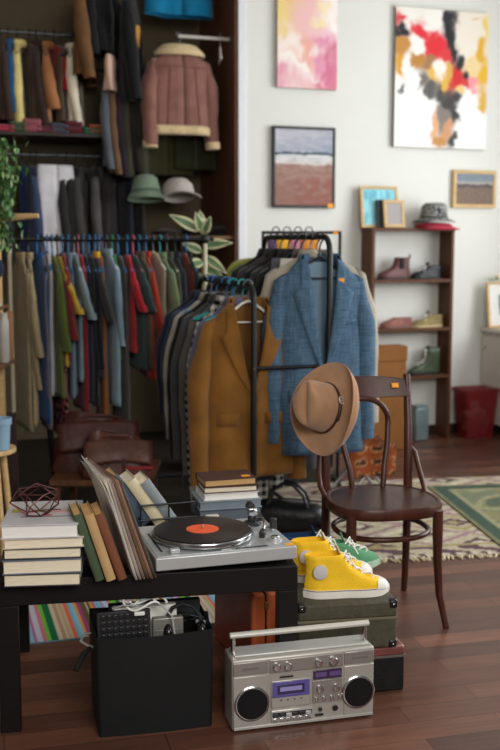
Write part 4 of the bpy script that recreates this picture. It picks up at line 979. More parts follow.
boxpart('key_recess', cx0+.003, cx1+.003, -.005, 0, .036, .049, BLACKP, BX, 0)
for k in range(6):
    xa = lerp(cx0+.004, cx1+.002, k/6); xb = lerp(cx0+.004, cx1+.002, (k+.86)/6)
    boxpart('piano_key', xa, xb, -.011, -.003, .037, .047, DGREY if k not in (2, 5) else SIL, BX, .001)
    boxpart('key_cap', xa, xb, -.008, -.003, .024, .033, STEEL, BX, .001)
dx0, dx1 = cx1+.008, x1-.004
TS_ = boxpart('tuner_scale', dx0, dx1, -.002, .003, .137, .164, mat('purple_dial', (58, 40, 72), .12, 0, .1, 20), BX, .001)
for k in range(2): under(boxpart('scale_band', lerp(dx0, dx1, .06+.5*k), lerp(dx0, dx1, .46+.5*k), -.0026, -.0018, .144, .158, mat('scale_violet', (96, 74, 120), .2), BX, 0), TS_)
boxpart('control_panel', dx0-.001, dx1+.001, -.001, .004, .064, .133, BS2, BX, .001)
for fx, zz, r in ((.22, .108, .0105), (.80, .108, .0105)): knob('knob', lerp(dx0, dx1, fx), zz, r, .013)
for k in range(4): knob('small_knob', lerp(dx0, dx1, .10+.27*k), .078, .0052, .010)
knob('jack_socket', lerp(dx0, dx1, .78), .042, .0085, .003, BLACKP); knob('jack_socket', lerp(dx0, dx1, .25), .044, .006, .004, DGREY)
boxpart('mode_switch', lerp(dx0, dx1, .08), lerp(dx0, dx1, .35), -.004, .002, .024, .030, BLACKP, BX, .001)
boxpart('bottom_strip', .004, BW-.004, -.001, .004, .0065, .015, mat('strip_silver', (190, 187, 180), .35, .4), BX, .001)
# handle
boxpart('top_tray', .012, BW-.012, .022, BDp-.012, BH, BH+.006, mat('tray_silver', (196, 197, 194), .35, .25, .03), BX, .002)
for x in (.009, BW-.009-.012): boxpart('handle_arm', x, x+.010, .040, .058, BH-.022, BH+.058, STEEL, BX, .002)
g = MB(); g.M = Tr(0, .049, BH+.058) @ Ry(90)
g.loft([[(.0085*math.cos(a)*1.0, .0115*math.sin(a), x) for a in rng(0, 2*PI, 16)[:-1]] for x in rng(.004, BW-.004, 4)], True, True, True)
g.build('handle', mat('handle_silver', (196, 194, 184), .35, .15, .03), BX, smooth=60)
# ------------------------------------------------------------ suitcases beside the table
SUG = mat('olive_fibreboard', (74, 70, 56), .6, 0, .2, 40, .3, 200, .3); CORN = mat('black_corner', (20, 20, 21), .35, .2, .1)
def suitcase(label, M, w, d, h, mbody, mlid, corners, lid=.33, trim=None, handle=None, name='suitcase'):
    r = T(name, label, 'suitcase', M)
    boxpart('base_shell', 0, w, 0, d, .0, h*(1-lid)-.001, mbody, r, .006)
    boxpart('lid', -.001, w+.001, -.001, d+.001, h*(1-lid)+.001, h, mlid, r, .008)
    if trim: boxpart('edge_trim', -.002, w+.002, -.002, d+.002, h*(1-lid)-.004, h*(1-lid)+.004, trim, r, .001)
    if corners:
        for x in (0, w):
            for y in (0, d):
                for z_ in (0, h):
                    sx_ = 1 if x == 0 else -1; sy_ = 1 if y == 0 else -1; sz_ = 1 if z_ == 0 else -1; q = .026
                    p = sorted((x-sx_*.003, x+sx_*q)), sorted((y-sy_*.003, y+sy_*q)), sorted((z_-(sz_*.003 if z_ else 0), z_+sz_*q))
                    cg = boxpart('corner_guard', *p[0], *p[1], *p[2], CORN, r, .007)
                    under(MB().ball((x+sx_*.011, y-sy_*.003, z_+sz_*.011), .0035).build('rivet', STEEL, r), cg)
    if handle:
        MB().tube([(w*.32, -.002, h*.45), (w*.34, -.03, h*.45), (w*.66, -.03, h*.45), (w*.68, -.002, h*.45)], .007, 8).build('handle', handle, r)
    return r
LC = on(404, 690); uang = 12
u_ = Rz(uang) @ Vector((1, 0, 0)); lw_ = .325
suitcase('worn black suitcase with a reddish lid lying under the olive suitcase', Tr(LC-u_*lw_) @ Rz(uang), lw_, .44, .148, mat('black_fibreboard', (24, 23, 24), .55, 0, .3, 30, .2, 120, .25), mat('reddish_leather', (112, 62, 58), .35, 0, .25, 14, .2, 60, .5), False, .22, mat('steel_edge', (120, 112, 106), .4, .6))
UC = on(394.5, 645, .150); uw_ = .315
suitcase('olive grey suitcase with black corners carrying the yellow sneakers', Tr(UC-u_*uw_) @ Rz(uang-3), uw_, .43, .152, SUG, SUG, True, .36, mat('olive_trim', (104, 98, 78), .6))
SHZ = .150+.152+.001
# rust-coloured case under the table
rc = on(252.5, 680)
BRASS = mat('worn_brass', (150, 116, 70), .45, .4, .1)
RC = T('suitcase', 'rust brown leather case standing upright between the black bin and the table leg', 'suitcase', Tr(rc) @ Rz(20))
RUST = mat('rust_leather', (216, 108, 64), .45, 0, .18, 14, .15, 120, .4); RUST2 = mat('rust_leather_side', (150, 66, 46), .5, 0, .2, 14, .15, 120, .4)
boxpart('shell', 0, .046, 0, .40, .0, .285, RUST, RC, .008); boxpart('shell', .049, .098, 0, .40, .0, .285, RUST, RC, .008)
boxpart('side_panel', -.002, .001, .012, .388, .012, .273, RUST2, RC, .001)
boxpart('seam_strip', .0455, .0495, -.001, .402, .003, .287, mat('seam_leather', (92, 44, 30), .5), RC, .001)
for y in (.12, .28): boxpart('latch', .034, .062, y-.012, y+.012, .282, .293, BRASS, RC, .002)
boxpart('latch', .040, .056, -.004, .001, .235, .258, BRASS, RC, .002)
MB().tube([(.048, .06, .286), (.048, .065, .318), (.048, .10, .330), (.048, .155, .330), (.048, .19, .318), (.048, .195, .286)], .008, 8).build('handle', LEATHB, RC)
# ------------------------------------------------------------ sneakers
CANV = mat('yellow_canvas', (246, 198, 44), .8, 0, .08, 20, .3, 260, .2); RUBW = mat('white_rubber', (232, 228, 218), .5, 0, .03); LACE = mat('white_lace', (236, 234, 228), .8, 0, .05)
NAVY = mat('navy_stripe', (30, 34, 56), .5)
def foot_w(t):     # half width of the sole along its length, t 0 heel .. 1 toe
    return table([(0, .010), (.03, .022), (.10, .031), (.28, .033), (.45, .033), (.65, .041), (.80, .042), (.90, .036), (.97, .020), (1.0, .004)], t)[0]
def outline(x0, x1, L, k=1.0, n=26, z=0, y0=0):
    up = []; lo = []
    for i in range(n+1):
        t = .5-.5*math.cos(PI*i/n); x = lerp(x0, x1, t)
        w_ = min(foot_w(min(1, max(0, x/L))), .05)*k
        e = (1-abs(2*t-1)**5)**.5 if 0 < t < 1 else 0
        w_ = min(w_, .044)*(e if True else 1)
        up.append((x, w_, z)); lo.append((x, -w_, z))
    return lo+up[::-1][1:-1]
def shoe(label, cat, M, L, prof, mu, ms, sole_h=.024, group=None, name='shoe', laces=None, toe_cap=None, patch=None, stripe=None, pull=None, lining=None, gore=None, flipz=1, heel=None, sole_k=1.06):
    """prof: list of (height, back x, front x, width factor) from the sole up to the collar, in fractions of L"""
    r = T(name, label, cat, M, group)
    g = MB()
    g.loft([outline(-.004, L+.004, L, sole_k, z=.0), outline(-.006, L+.006, L, sole_k+.03, z=sole_h*.5), outline(-.005, L+.005, L, sole_k+.02, z=sole_h)], True, True, True)
    g.build('sole', ms, r, smooth=50)
    if heel: 
        g = MB(); g.loft([outline(-.002, L*.27, L*1.0, 1.02, z=z_) for z_ in (-heel, .002)], True, True, True); g.build('heel', ms, r, smooth=40)
    if stripe: MB().tube([Vector(p)+Vector((0, 0, 0)) for p in outline(-.007, L+.007, L, sole_k+.045, z=sole_h*.92)], .0011, 5, True).build('sole_stripe', stripe, r)
    rings = [outline(b*L, f*L, L, k, z=z_) for z_, b, f, k in prof]
    z_, b, f, k = prof[-1]
    rings += [outline(b*L+.004, f*L-.006, L, k*.90, z=z_+.002), outline(b*L+.006, f*L-.010, L, k*.84, z=z_-.02)]
    z2, b2, f2, k2 = prof[-2]
    rings.append(outline(b2*L+.012, min(f2, f)*L-.012, L, k*.8, z=prof[len(prof)//2][0]))
    MB().loft(rings, True, True, True).build('upper', mu, r, smooth=70)
    def P(z, side, back): 
        zb, b_, f_, k_ = None, None, None, None
        row = table([(p[0],)+tuple(p[1:]) for p in prof], z); return row
    if laces:
        i0, i1, n = laces
        g = MB(); pts = []
        for j in range(n):
            t = j/(n-1); z_ = lerp(i0, i1, t); b_, f_, k_ = P(z_, 1, 0)
            xf = f_*L; pts.append((xf, z_))
        for j, (xf, z_) in enumerate(pts):
            hw = .017+.004*j/n
            xn, zn = pts[min(j+1, n-1)]
            for s in (-1, 1):
                g.tube([(xf-.018, s*hw*1.25, z_-.002), (xf-.006, s*hw*.75, z_+.006), (lerp(xf, xn, .5)+.001, 0, lerp(z_, zn, .5)+.0085), (xn-.006, -s*hw*.75, zn+.006), (xn-.018, -s*hw*1.25, zn-.002)], .0026, 6)
        xe, ze = pts[-1]
        for s in (-1, 1):
            g.tube([(xe, 0, ze+.008), (xe+.012, s*.018, ze+.014), (xe+.018, s*.030, ze-.002), (xe+.004, s*.022, ze+.002), (xe, 0, ze+.008)], .0024, 6)
            g.tube([(xe, 0, ze+.008), (xe+.016, s*.026, ze-.006), (xe+.03, s*.040, ze-.03)], .0022, 6)
        g.build('laces', LACE, r)
        g = MB()
        for j, (xf, z_) in enumerate(pts):
            for s in (-1, 1): g.ball((xf-.020, s*(.017+.004*j/n)*1.35, z_-.004), .0036, .0022, .0036, 8, 5)
        g.build('eyelets', STEEL, r)
        # tongue
        xa, za = pts[-1]
        g = MB(); g.loft([[(xa-.012-.012*t, y, za+.002+.03*t+.004*math.cos(y*80)) for y in rng(-.019, .019, 6)] for t in (0, .5, 1)], False); g.build('tongue', lining or mu, r, solid=.004)
    if toe_cap:
        rr = []
        for z_, f_, xk, kk in ((sole_h-.002, 1.004, .82, 1.03), (.032, .995, .825, 1.02), (.041, .972, .83, .96), (.0475, .93, .835, .8), (.050, .89, .84, .45)):
            rr.append([(lerp(.80, f_, math.sin(a))*L if False else (xk+(f_-xk)*max(0, math.cos(a))**.8)*L, kk*.0425*math.sin(a), z_) for a in rng(-PI/2, PI/2, 16)])
        MB().loft(rr, False, False, True).build('toe_cap', toe_cap, r, smooth=70)
    if patch:
        px_, pz_ = patch
        for s in (-1, 1):
            w_ = .0338
            g = MB(); g.M = Tr(px_*L, s*w_, pz_) @ Rx(90*s*-1 if s > 0 else 90); g.lathe([(.0235, -.004), (.0235, .0015), (.022, .0022)], 28); g.build('ankle_patch', mat('grey_patch', (196, 192, 188), .7), r)
    if pull: 
        MB().tube([(prof[-1][1]*L+.006, 0, prof[-1][0]-.012), (prof[-1][1]*L-.006, 0, prof[-1][0]+.006), (prof[-1][1]*L+.002, 0, prof[-1][0]+.022), (prof[-1][1]*L+.012, 0, prof[-1][0]+.004)], .004, 6).build('pull_tab', pull, r)
    if gore:
        for s in (-1, 1):
            g = MB(); zt = prof[-1][0]
            g.loft([[(lerp(.22, .42, t)*L, s*(.0335-.0*t), z_) for t in (.15, .5, .85)] for z_ in rng(zt*.5, zt-.003, 4)], False); g.build('elastic_gore', gore, r, solid=.003)
    return r
HIGH = [(.020, .00, 1.0, 1.0), (.034, -.005, .99, 1.0), (.044, -.005, .95, .97), (.052, 0, .86, .93), (.062, .005, .74, .90), (.076, .01, .64, .90), (.092, .012, .56, .93), (.108, .008, .50, .98), (.124, 0, .465, 1.0), (.136, -.012, .45, 1.02)]
SZM = Tr(0, 0, SHZ)
def on_case(px, py, yaw): p = on(px, py, SHZ); return Tr(p) @ Rz(yaw)
YL = mat('cream_lining', (222, 206, 160), .9)
shoe('yellow canvas high-top sneaker in front on the olive suitcase', 'shoe', on_case(304.5, 597, 11), .275, HIGH, CANV, RUBW, .027, 'yellow canvas high-top sneakers', 'sneaker', (.054, .125, 6), RUBW, (.155, .088), NAVY, None, YL)
shoe('yellow canvas high-top sneaker behind its mate at the table edge', 'shoe', on_case(291, 581, 11), .275, HIGH, CANV, RUBW, .027, 'yellow canvas high-top sneakers', 'sneaker', (.054, .125, 6), RUBW, (.155, .088), NAVY, None, YL)
LOW = [(.016, 0, 1.0, 1.0), (.032, -.005, .985, 1.0), (.044, -.004, .93, .97), (.054, 0, .84, .94), (.064, .005, .72, .92), (.076, .005, .62, .93), (.086, 0, .56, .95)]
GSU = mat('green_suede', (88, 146, 108), .85, 0, .14, 14, .2, 120, .2, .2); NVS = mat('navy_suede', (30, 56, 92), .85, 0, .14, 14, .2, 120, .2)
shoe('green suede low sneaker with white laces behind the yellow high-tops', 'shoe', on_case(302, 567, 6), .27, LOW, GSU, mat('mint_sole', (170, 196, 168), .6), .022, None, 'sneaker', (.052, .082, 5))
shoe('navy and green sneaker with white laces at the back of the suitcase', 'shoe', on_case(276, 560, 9), .26, LOW, NVS, mat('teal_sole', (60, 130, 130), .6), .022, None, 'sneaker', (.052, .082, 5), toe_cap=mat('teal_cap', (70, 150, 140), .6))
# ------------------------------------------------------------ black storage bin with its contents
n0, n1 = on(99, 738), on(212.5, 726)
bw_ = (n1-n0).length; ba = math.degrees(math.atan2(n1.y-n0.y, n1.x-n0.x)); bh_ = .298; bd_ = .25
BN = T('storage_bin', 'open black storage bin full of cables and electronics under the table', 'bin', Tr(n0) @ Rz(ba))
BNM = mat('black_fibre_bin', (23, 24, 25), .6, 0, .12, 5, .05, 60, .25)
def binring(z, k, o=0):
    w_ = bw_/2+k-o; d_ = bd_/2+k*.6-o; rc = .012
    pts = []
    for (sx_, sy_, a0_) in ((1, 1, 0), (-1, 1, PI/2), (-1, -1, PI), (1, -1, PI*1.5)):
        for a in rng(a0_, a0_+PI/2, 4): pts.append((bw_/2+sx_*(w_-rc)+rc*math.cos(a), bd_/2+sy_*(d_-rc)+rc*math.sin(a), z))
        if (sx_, sy_) == (-1, -1) or (sx_, sy_) == (1, 1): 
            for t in (.25, .5, .75):
                xx = lerp(-w_+rc, w_-rc, t) if sy_ < 0 else lerp(w_-rc, -w_+rc, t)
                pts.append((bw_/2+xx, bd_/2+sy_*(d_+.006*math.sin(PI*t)), z-(.006*math.sin(PI*t) if z > .1 else 0)))
    return pts
MB().loft([binring(0, 0), binring(bh_*.5, .003), binring(bh_, .005), binring(bh_, .005, .004), binring(.012, 0, .004)], True, True, True).build('body', BNM, BN, smooth=50)
for x in (.0,):
    MB().tube([(-.008, .06, .25), (-.022, .075, .25), (-.04, .10, .255), (-.03, .13, .262), (-.008, .14, .262)], .004, 8).build('side_cord', mat('grey_cord', (150, 150, 146), .5), BN)
    MB().tube([(-.008, .07, .252), (-.035, .05, .235), (-.062, .02, .20)], [.004, .009, .007], 8).build('side_strap', BLACKM, BN)
BI = Tr(n0) @ Rz(ba)
KB = T('computer_keyboard', 'black computer keyboard standing on edge at the front of the storage bin', 'keyboard', BI @ Tr(.004, .022, .125) @ Rx(-7))
boxpart('case', 0, .155, 0, .016, 0, .232, BLACKP, KB, .003)
kg = mat('glossy_key', (30, 30, 33), .25)
for r_ in range(7):
    for c_ in range(8):
        w_ = .0145
        if r_ >= 3: 
            boxpart('key', .010+c_*.0175, .010+c_*.0175+w_, -.005, .001, .098+(r_-0)*.0185-.0, .098+(r_)*.0185+.0145, kg, KB, .002) if .098+r_*.0185+.0145 < .228 else None
def gadget(name, label, cat, M, w, d, h, m, extra=None, bev=.004):
    r = T(name, label, cat, M); boxpart('case', 0, w, 0, d, 0, h, m, r, bev)
    if extra: extra(r)
    return r
def vent(r):
    for k in range(5): boxpart('vent_slot', .02, .10, -.001, .001, .05+.012*k, .054+.012*k, DGREY, r, 0)
gadget('router', 'white router box standing behind the keyboard in the storage bin', 'router', BI @ Tr(.055, .085, .10) @ Rx(-4), .19, .035, .245, mat('offwhite_plastic', (222, 222, 212), .4, 0, .03), vent)
def drive(r): under(boxpart('drive_label', .014, .06, -.003, -.001, .05, .11, mat('drive_label', (160, 158, 150), .6), r, 0), boxpart('front_plate', .006, .084, -.002, .001, .03, .17, mat('drive_plate', (120, 118, 112), .4, .5), r, .002))
gadget('hard_drive', 'grey metal hard drive upright beside the keyboard in the storage bin', 'hard drive', BI @ Tr(.166, .035, .12) @ Rx(-4), .09, .026, .205, mat('aluminium_grey', (140, 138, 130), .4, .6), drive)
gadget('laptop', 'closed black laptop on edge behind the white router in the storage bin', 'laptop', BI @ Tr(.05, .16, .015) @ Rx(-4), .28, .022, .315, BLACKP, lambda r: boxpart('lid', .002, .278, -.004, 0, .002, .313, DGREY, r, .002))
gadget('tablet', 'thin pale grey tablet lying across the back of the storage bin', 'tablet', BI @ Tr(.235, .12, .285) @ Rz(-8) @ Ry(8), .115, .09, .012, mat('pale_grey_plastic', (196, 200, 206), .35), lambda r: boxpart('screen', .006, .109, .006, .084, .012, .0128, BLACKP, r, 0))
r = T('headphones', 'black headphones resting on the gadgets in the storage bin', 'headphones', BI @ Tr(.26, .055, .285))
MB().tube([(-.05, 0, 0), (-.052, .012, .03), (-.03, .03, .055), (0, .036, .064), (.03, .03, .055), (.05, .012, .03), (.05, 0, 0)], .006, 8).build('headband', BLACKP, r)
for s in (-1, 1): MB().ball((s*.05, -.004, -.012), .016, .028, .034).build('ear_cup', mat('glossy_black', (16, 16, 18), .15), r)
r = T('usb_cable', 'white cable looped over the router in the storage bin', 'cable', BI @ Tr(.16, .06, .345))
pts = [(.07*math.cos(t)*(1-.05*t)-.02, .03*math.sin(t*1.0), .014+.022*math.sin(t*1.4+.5)**2) for t in rng(0, 9.4, 44)]
MB().tube(pts, .0034, 8).build('cord', WHITEP, r); MB().box(-.05, -.02, -.034, -.022, .0, .01).build('plug', WHITEP, r, bevel=.002)
r = T('power_cable', 'grey cord curling out of the storage bin beside the white cable', 'cable', BI @ Tr(.09, .05, .345))
MB().tube([(-.03, .02, .0), (-.04, .0, .02), (-.01, -.015, .032), (.03, 0, .022), (.06, .02, .012), (.10, .0, .02), (.13, -.02, -.01), (.135, -.03, -.06)], .0028, 8).build('cord', mat('grey_cord', (150, 150, 146), .5), r)
r = T('power_adapter', 'glossy black power adapter on the grey drive end of the storage bin', 'power adapter', BI @ Tr(.25, .085, .25) @ Rz(20))
boxpart('case', 0, .06, 0, .05, 0, .05, mat('glossy_black', (16, 16, 18), .15), r, .008); MB().tube([(.03, 0, .045), (.02, -.03, .07), (.06, -.04, .06), (.07, -.01, .03)], .003, 8).build('cord', BLACKP, r)
# ------------------------------------------------------------ pictures on the wall
def blobs(bl, power=4, hard=False, nz=.12, sc_=3.0, seed=0):
    bl = [(u, v, su, sv, L3(c)) for u, v, su, sv, c in bl]
    def fn(u, v):
        du = noise.noise(Vector((u*sc_, v*sc_*1.5, seed)))*nz+noise.noise(Vector((u*sc_*4, v*sc_*5, seed+5)))*nz*.35
        dv = noise.noise(Vector((u*sc_+9, v*sc_*1.5, seed)))*nz+noise.noise(Vector((u*sc_*4+9, v*sc_*5, seed+5)))*nz*.35
        best = None; W = 0; C = [0, 0, 0]
        for bu, bv, su, sv, c in bl:
            d = ((u+du-bu)/su)**2+((v+dv-bv)/sv)**2
            w_ = 1/(d+.02)**power
            W += w_; C = [a+w_*b for a, b in zip(C, c)]
        return tuple(a/W for a in C)
    return fn
def canvas(name, label, x0, x1, z0, z1, fn, thick=.03, off=.004, nx=60, ny=90, edge=None, frame=None, fw=.02, mat_w=0, sticker=None, M=None, cat='painting'):
    r = T(name, label, cat, (WM @ Tr((x0+x1)/2, -off, z0)) if M is None else M)
    w, h = x1-x0, z1-z0
    f_ = fw if frame else 0
    g = MB(); g.grid(lambda u, v: ((u-.5)*(w-2*f_-2*mat_w), -thick-.0006+(.006 if frame else 0), f_+mat_w+v*(h-2*f_-2*mat_w)), nx, ny); g.c = [fn(i/nx, j/ny) for j in range(ny+1) for i in range(nx+1)]
    g.build('print' if frame else 'painted_front', paint(.65, .25), r, smooth=0)
    if not frame: boxpart('canvas_block', -w/2, w/2, -thick, 0, 0, h, edge or mat('canvas_edge', (200, 196, 188), .8), r, .001)
    else:
        boxpart('backing', -w/2+f_*.5, w/2-f_*.5, -thick+.008, 0, f_*.5, h-f_*.5, mat('white_mount', (228, 228, 224), .8) if mat_w else BLACKP, r, 0)
        g = MB(); g.box(-w/2, w/2, -thick, 0, 0, f_); g.box(-w/2, w/2, -thick, 0, h-f_, h); g.box(-w/2, -w/2+f_, -thick, 0, f_, h-f_); g.box(w/2-f_, w/2, -thick, 0, f_, h-f_)
        g.build('frame', frame, r, bevel=.0015)
    if sticker: o = boxpart('price_sticker', *sticker, STICK, r, 0); o['label'] = 'orange price sticker'
    return r
x0, z0 = wp(277, 87, .03); x1, _ = wp(336.5, 88, .03)
p1 = [(.1, .95, .25, .12, (206, 96, 120)), (.3, .97, .2, .06, (150, 84, 60)), (.5, .92, .3, .1, (214, 140, 160)), (.9, .95, .2, .12, (205, 120, 150)), (.08, .62, .25, .25, (240, 206, 96)), (.2, .8, .22, .18, (232, 186, 90)), (.45, .75, .3, .2, (238, 178, 168)), (.65, .8, .25, .14, (244, 200, 200)), (.9, .7, .2, .2, (250, 242, 238)), (.75, .62, .2, .1, (248, 226, 160)), (.55, .55, .25, .2, (240, 180, 180)), (.92, .5, .15, .16, (250, 246, 240)), (.2, .35, .3, .12, (248, 232, 220)), (.45, .3, .2, .2, (236, 150, 130)), (.3, .18, .3, .1, (250, 240, 230)), (.08, .08, .2, .1, (226, 130, 160)), (.5, .1, .3, .1, (244, 220, 222)), (.7, .28, .2, .12, (224, 110, 160)), (.9, .18, .15, .2, (206, 36, 110)), (.75, .05, .3, .06, (214, 70, 110)), (.8, .38, .2, .12, (240, 190, 206))]
canvas('painting', 'pink and yellow abstract canvas high on the white wall over the beach picture', x0, x1, z0, z0+.82, (lambda f: lambda u, v: tuple(lerp(q, w, .2) for q, w in zip(f(u, v), (.93, .86, .84))))(blobs(p1, 1.7, nz=.22)), nx=60, ny=84, edge=mat('canvas_edge_dark', (150, 140, 128), .8))
x0, z0 = wp(393.5, 146.5, .03); x1, z1 = wp(489, 14, .03)
p2 = [(.15, .92, .14, .1, (240, 236, 228)), (.42, .93, .12, .14, (240, 236, 230)), (.8, .85, .16, .2, (236, 226, 212)), (.12, .91, .16, .06, (214, 44, 54)), (.27, .84, .14, .06, (222, 50, 60)), (.40, .75, .13, .10, (222, 48, 58)), (.52, .66, .08, .06, (216, 60, 66)), (.68, .50, .10, .08, (206, 50, 50)), (.76, .46, .09, .04, (210, 66, 66)),
      (.53, .94, .09, .1, (46, 46, 50)), (.57, .83, .08, .1, (40, 40, 44)), (.62, .72, .035, .1, (48, 48, 52)), (.69, .62, .03, .09, (46, 46, 50)), (.77, .53, .02, .05, (50, 46, 46)), (.10, .85, .07, .05, (44, 44, 48)), (.02, .83, .05, .05, (52, 50, 50)),
      (.22, .76, .09, .1, (244, 240, 234)), (.06, .70, .06, .1, (196, 140, 70)), (.05, .57, .05, .07, (214, 160, 60)), (.25, .64, .07, .06, (186, 132, 62)), (.36, .63, .06, .06, (160, 120, 84)), (.40, .55, .06, .05, (226, 180, 90)), (.47, .58, .08, .06, (246, 232, 220)), (.58, .55, .05, .05, (214, 170, 84)), (.52, .48, .05, .05, (220, 176, 80)),
      (.86, .62, .1, .1, (232, 206, 150)), (.93, .70, .05, .1, (222, 170, 50)), (.92, .55, .07, .08, (226, 176, 44)), (.95, .88, .05, .08, (232, 206, 120)), (.85, .96, .06, .02, (222, 180, 60)), (.84, .48, .06, .05, (238, 150, 160)), (.93, .36, .06, .08, (214, 170, 70)),
      (.28, .47, .05, .08, (120, 112, 106)), (.37, .42, .05, .08, (96, 92, 90)), (.50, .40, .07, .05, (80, 76, 74)), (.60, .34, .08, .06, (70, 66, 66)), (.64, .22, .05, .08, (64, 62, 62)), (.53, .25, .06, .08, (130, 122, 116)), (.57, .14, .05, .06, (206, 150, 110)), (.44, .18, .04, .08, (222, 170, 130)), (.5, .06, .06, .06, (196, 140, 80)), (.62, .06, .05, .06, (70, 66, 66)),
      (.14, .38, .16, .2, (244, 242, 238)), (.2, .15, .2, .2, (244, 242, 238)), (.82, .28, .14, .18, (244, 242, 238)), (.8, .08, .2, .14, (242, 240, 236)), (.12, .53, .06, .06, (246, 242, 236)), (.70, .40, .06, .03, (236, 196, 120)), (.34, .3, .08, .1, (244, 242, 238)), (.05, .44, .03, .04, (60, 58, 58))]
canvas('painting', 'large abstract canvas with red, black and gold strokes above the shelf unit', x0, x1, z0, z1, blobs(p2, 3.6, nz=.075, sc_=5, seed=3), nx=110, ny=150, edge=mat('canvas_edge_dark', (130, 124, 116), .8))
x0, z0 = wp(272.5, 207.5, .03); x1, z1 = wp(335.5, 128, .03)
def beach(u, v):
    n = noise.noise(Vector((u*5, v*22, 2)))*.5+noise.noise(Vector((u*16, v*50, 4)))*.3
    n2 = noise.noise(Vector((u*8, v*14, 8)))
    def mx(a, b, t): t = max(0, min(1, t)); return tuple(lerp(x, y, t) for x, y in zip(a, b))
    w_ = v+.012*n2
    if w_ > .70: c = mx(L3((152, 160, 176)), L3((204, 200, 206)), .35+.8*n+.7*(v-.78)*2-.4*(u-.4))
    elif w_ > .665: c = L3((72, 92, 104))
    elif w_ > .60+.01*n: c = mx(L3((226, 224, 224)), L3((150, 160, 164)), .3+n)
    elif w_ > .54+.05*u*n2: c = mx(L3((222, 216, 212)), L3((176, 162, 156)), .3+n)
    else: c = mx(L3((150, 112, 102)), L3((176, 150, 138)), .2+n*1.2+(v-.3)*1.6); c = mx(c, L3((150, 92, 82)), .7 if n2 > -.1 and v < .36 and u > .35 else .1)
    return c
canvas('framed_picture', 'black-framed beach photograph with an orange sticker on the white wall', x0, x1, z0, z1, beach, .03, nx=60, ny=80, frame=BLACKP, fw=.018, sticker=((x1-x0)/2-.055, (x1-x0)/2-.012, -.0315, -.030, .002, .030), cat='picture')
x0, z0 = wp(453, 207.5, .03); x1, z1 = wp(496.5, 171, .03)
def crowd(u, v):
    n = noise.noise(Vector((u*26, v*30, 2))); m_ = noise.noise(Vector((u*9, v*12, 5)))
    if v > .74: return tuple(x*(1+.2*m_) for x in L3((128, 138, 150)))
    if v > .66+.04*m_: return tuple(x*(1+.3*n) for x in L3((168, 160, 154)))
    if v > .56+.05*m_: return tuple(x*(1+.4*n) for x in L3((92, 84, 86)))
    return tuple(max(0, x*(1+.8*n)) for x in L3((124, 106, 94)))
canvas('framed_picture', 'small oak-framed landscape picture on the wall beside the shelf unit', x0, x1, z0, z1, crowd, .03, nx=60, ny=50, frame=LIGHTWOOD, fw=.024, cat='picture')
# ------------------------------------------------------------ shelf unit
xl, _ = wp(372.5, 228, .18); xr, _ = wp(455, 228, .18); so = .18
SHM = WM @ Tr(xl, -.01, 0); sw_ = xr-xl; sd_ = .17
SU = T('shelf_unit', 'narrow dark wooden shelf unit with shoes standing against the white wall', 'shelf unit', SHM)
pw = .024
for x in (0, sw_-pw): boxpart('side_post', x, x+pw, -sd_, 0, .0, 1.485 if x else 1.485, WALNUT, SU, .003)
zsh = {}
for k, (py, nm) in enumerate([(228, 'a'), (279.5, 'b'), (328.5, 'c'), (376.5, 'd')]):
    _, z = wp(409, py, so-.0); zsh[nm] = z
    boxpart('shelf_board', -.004 if k == 0 else pw, sw_+.004 if k == 0 else sw_-pw, -sd_-(.004 if k == 0 else 0), 0, z-.022, z, WALNUT, SU, .002)
SUI = SHM.inverted()
def shelf_x(px, py, off): return wp(px, py, off)[0]
def smat(px, nm, off, yaw, dz=.0006): 
    x = shelf_x(px, 300, off); return WM @ Tr(x, -off, zsh[nm]+dz) @ Rz(yaw)
def easel_pic(label, px0, px1, pytop, off, tilt, fn, frame, fw, mw=0, name='framed_picture'):
    x0 = shelf_x(px0, 200, off); x1 = shelf_x(px1, 200, off); zt = wp(px0, pytop, off)[1]
    h = zt-zsh['a']
    M = WM @ Tr((x0+x1)/2, -off, zsh['a']+.001) @ Rx(-tilt)
    canvas(name, label, x0, x1, 0, h, fn, .022, 0, 30, 40, frame=frame, fw=fw, mat_w=mw, M=M, cat='picture')
def aqua(u, v):
    n = noise.noise(Vector((u*22, v*3, 1))); c = L3((150, 214, 226)) if n > -.1 else L3((112, 190, 210))
    if u > .62 and v < .25: c = L3((206, 224, 220))
    return tuple(x*(1+.2*n) for x in c)
easel_pic('oak-framed aqua picture leaning on the wall on top of the shelf unit', 361, 398, 186, .07, 7, aqua, LIGHTWOOD, .02)
easel_pic('small thin black frame leaning between the two oak frames on the shelf unit', 377, 388, 200, .10, 9, lambda u, v: L3((60, 66, 72)), BLACKP, .012)
easel_pic('small oak frame with a grey print standing before the aqua picture', 384, 404.5, 200, .135, 9, lambda u, v: L3((168, 162, 160)), LIGHTWOOD, .022)
# hats on top
def round_hat(name, label, M, m, r, h, brim, drop, rings=None, bandm=None):
    root = T(name, label, 'hat', M)
    rr = []
    for k in (1, .6, .25, 0): rr.append([((r+brim*k)*math.cos(a), (r+brim*k)*math.sin(a)*.92, drop*(1-k)+.006*k*math.sin(2*a)+.003) for a in rng(0, 2*PI, 30)[:-1]])
    for hh, k in ((.25, .98), (.6, .93), (.85, .86), (.97, .7), (1, .35), (1, .05)): rr.append([(r*k*math.cos(a), r*k*math.sin(a)*.92, drop+h*hh+.004*math.sin(3*a+hh*4)) for a in rng(0, 2*PI, 30)[:-1]])
    MB().loft(rr, True, False, True).build('crown_and_brim', m, root, smooth=60, solid=.004)
    MB().loft([[((r*k)*math.cos(a), (r*k)*math.sin(a)*.92, drop+z_) for a in rng(0, 2*PI, 30)[:-1]] for z_, k in ((.002, 1.02), (.016, 1.01))], True).build('band', bandm or m, root, smooth=60, solid=.003)
    return root
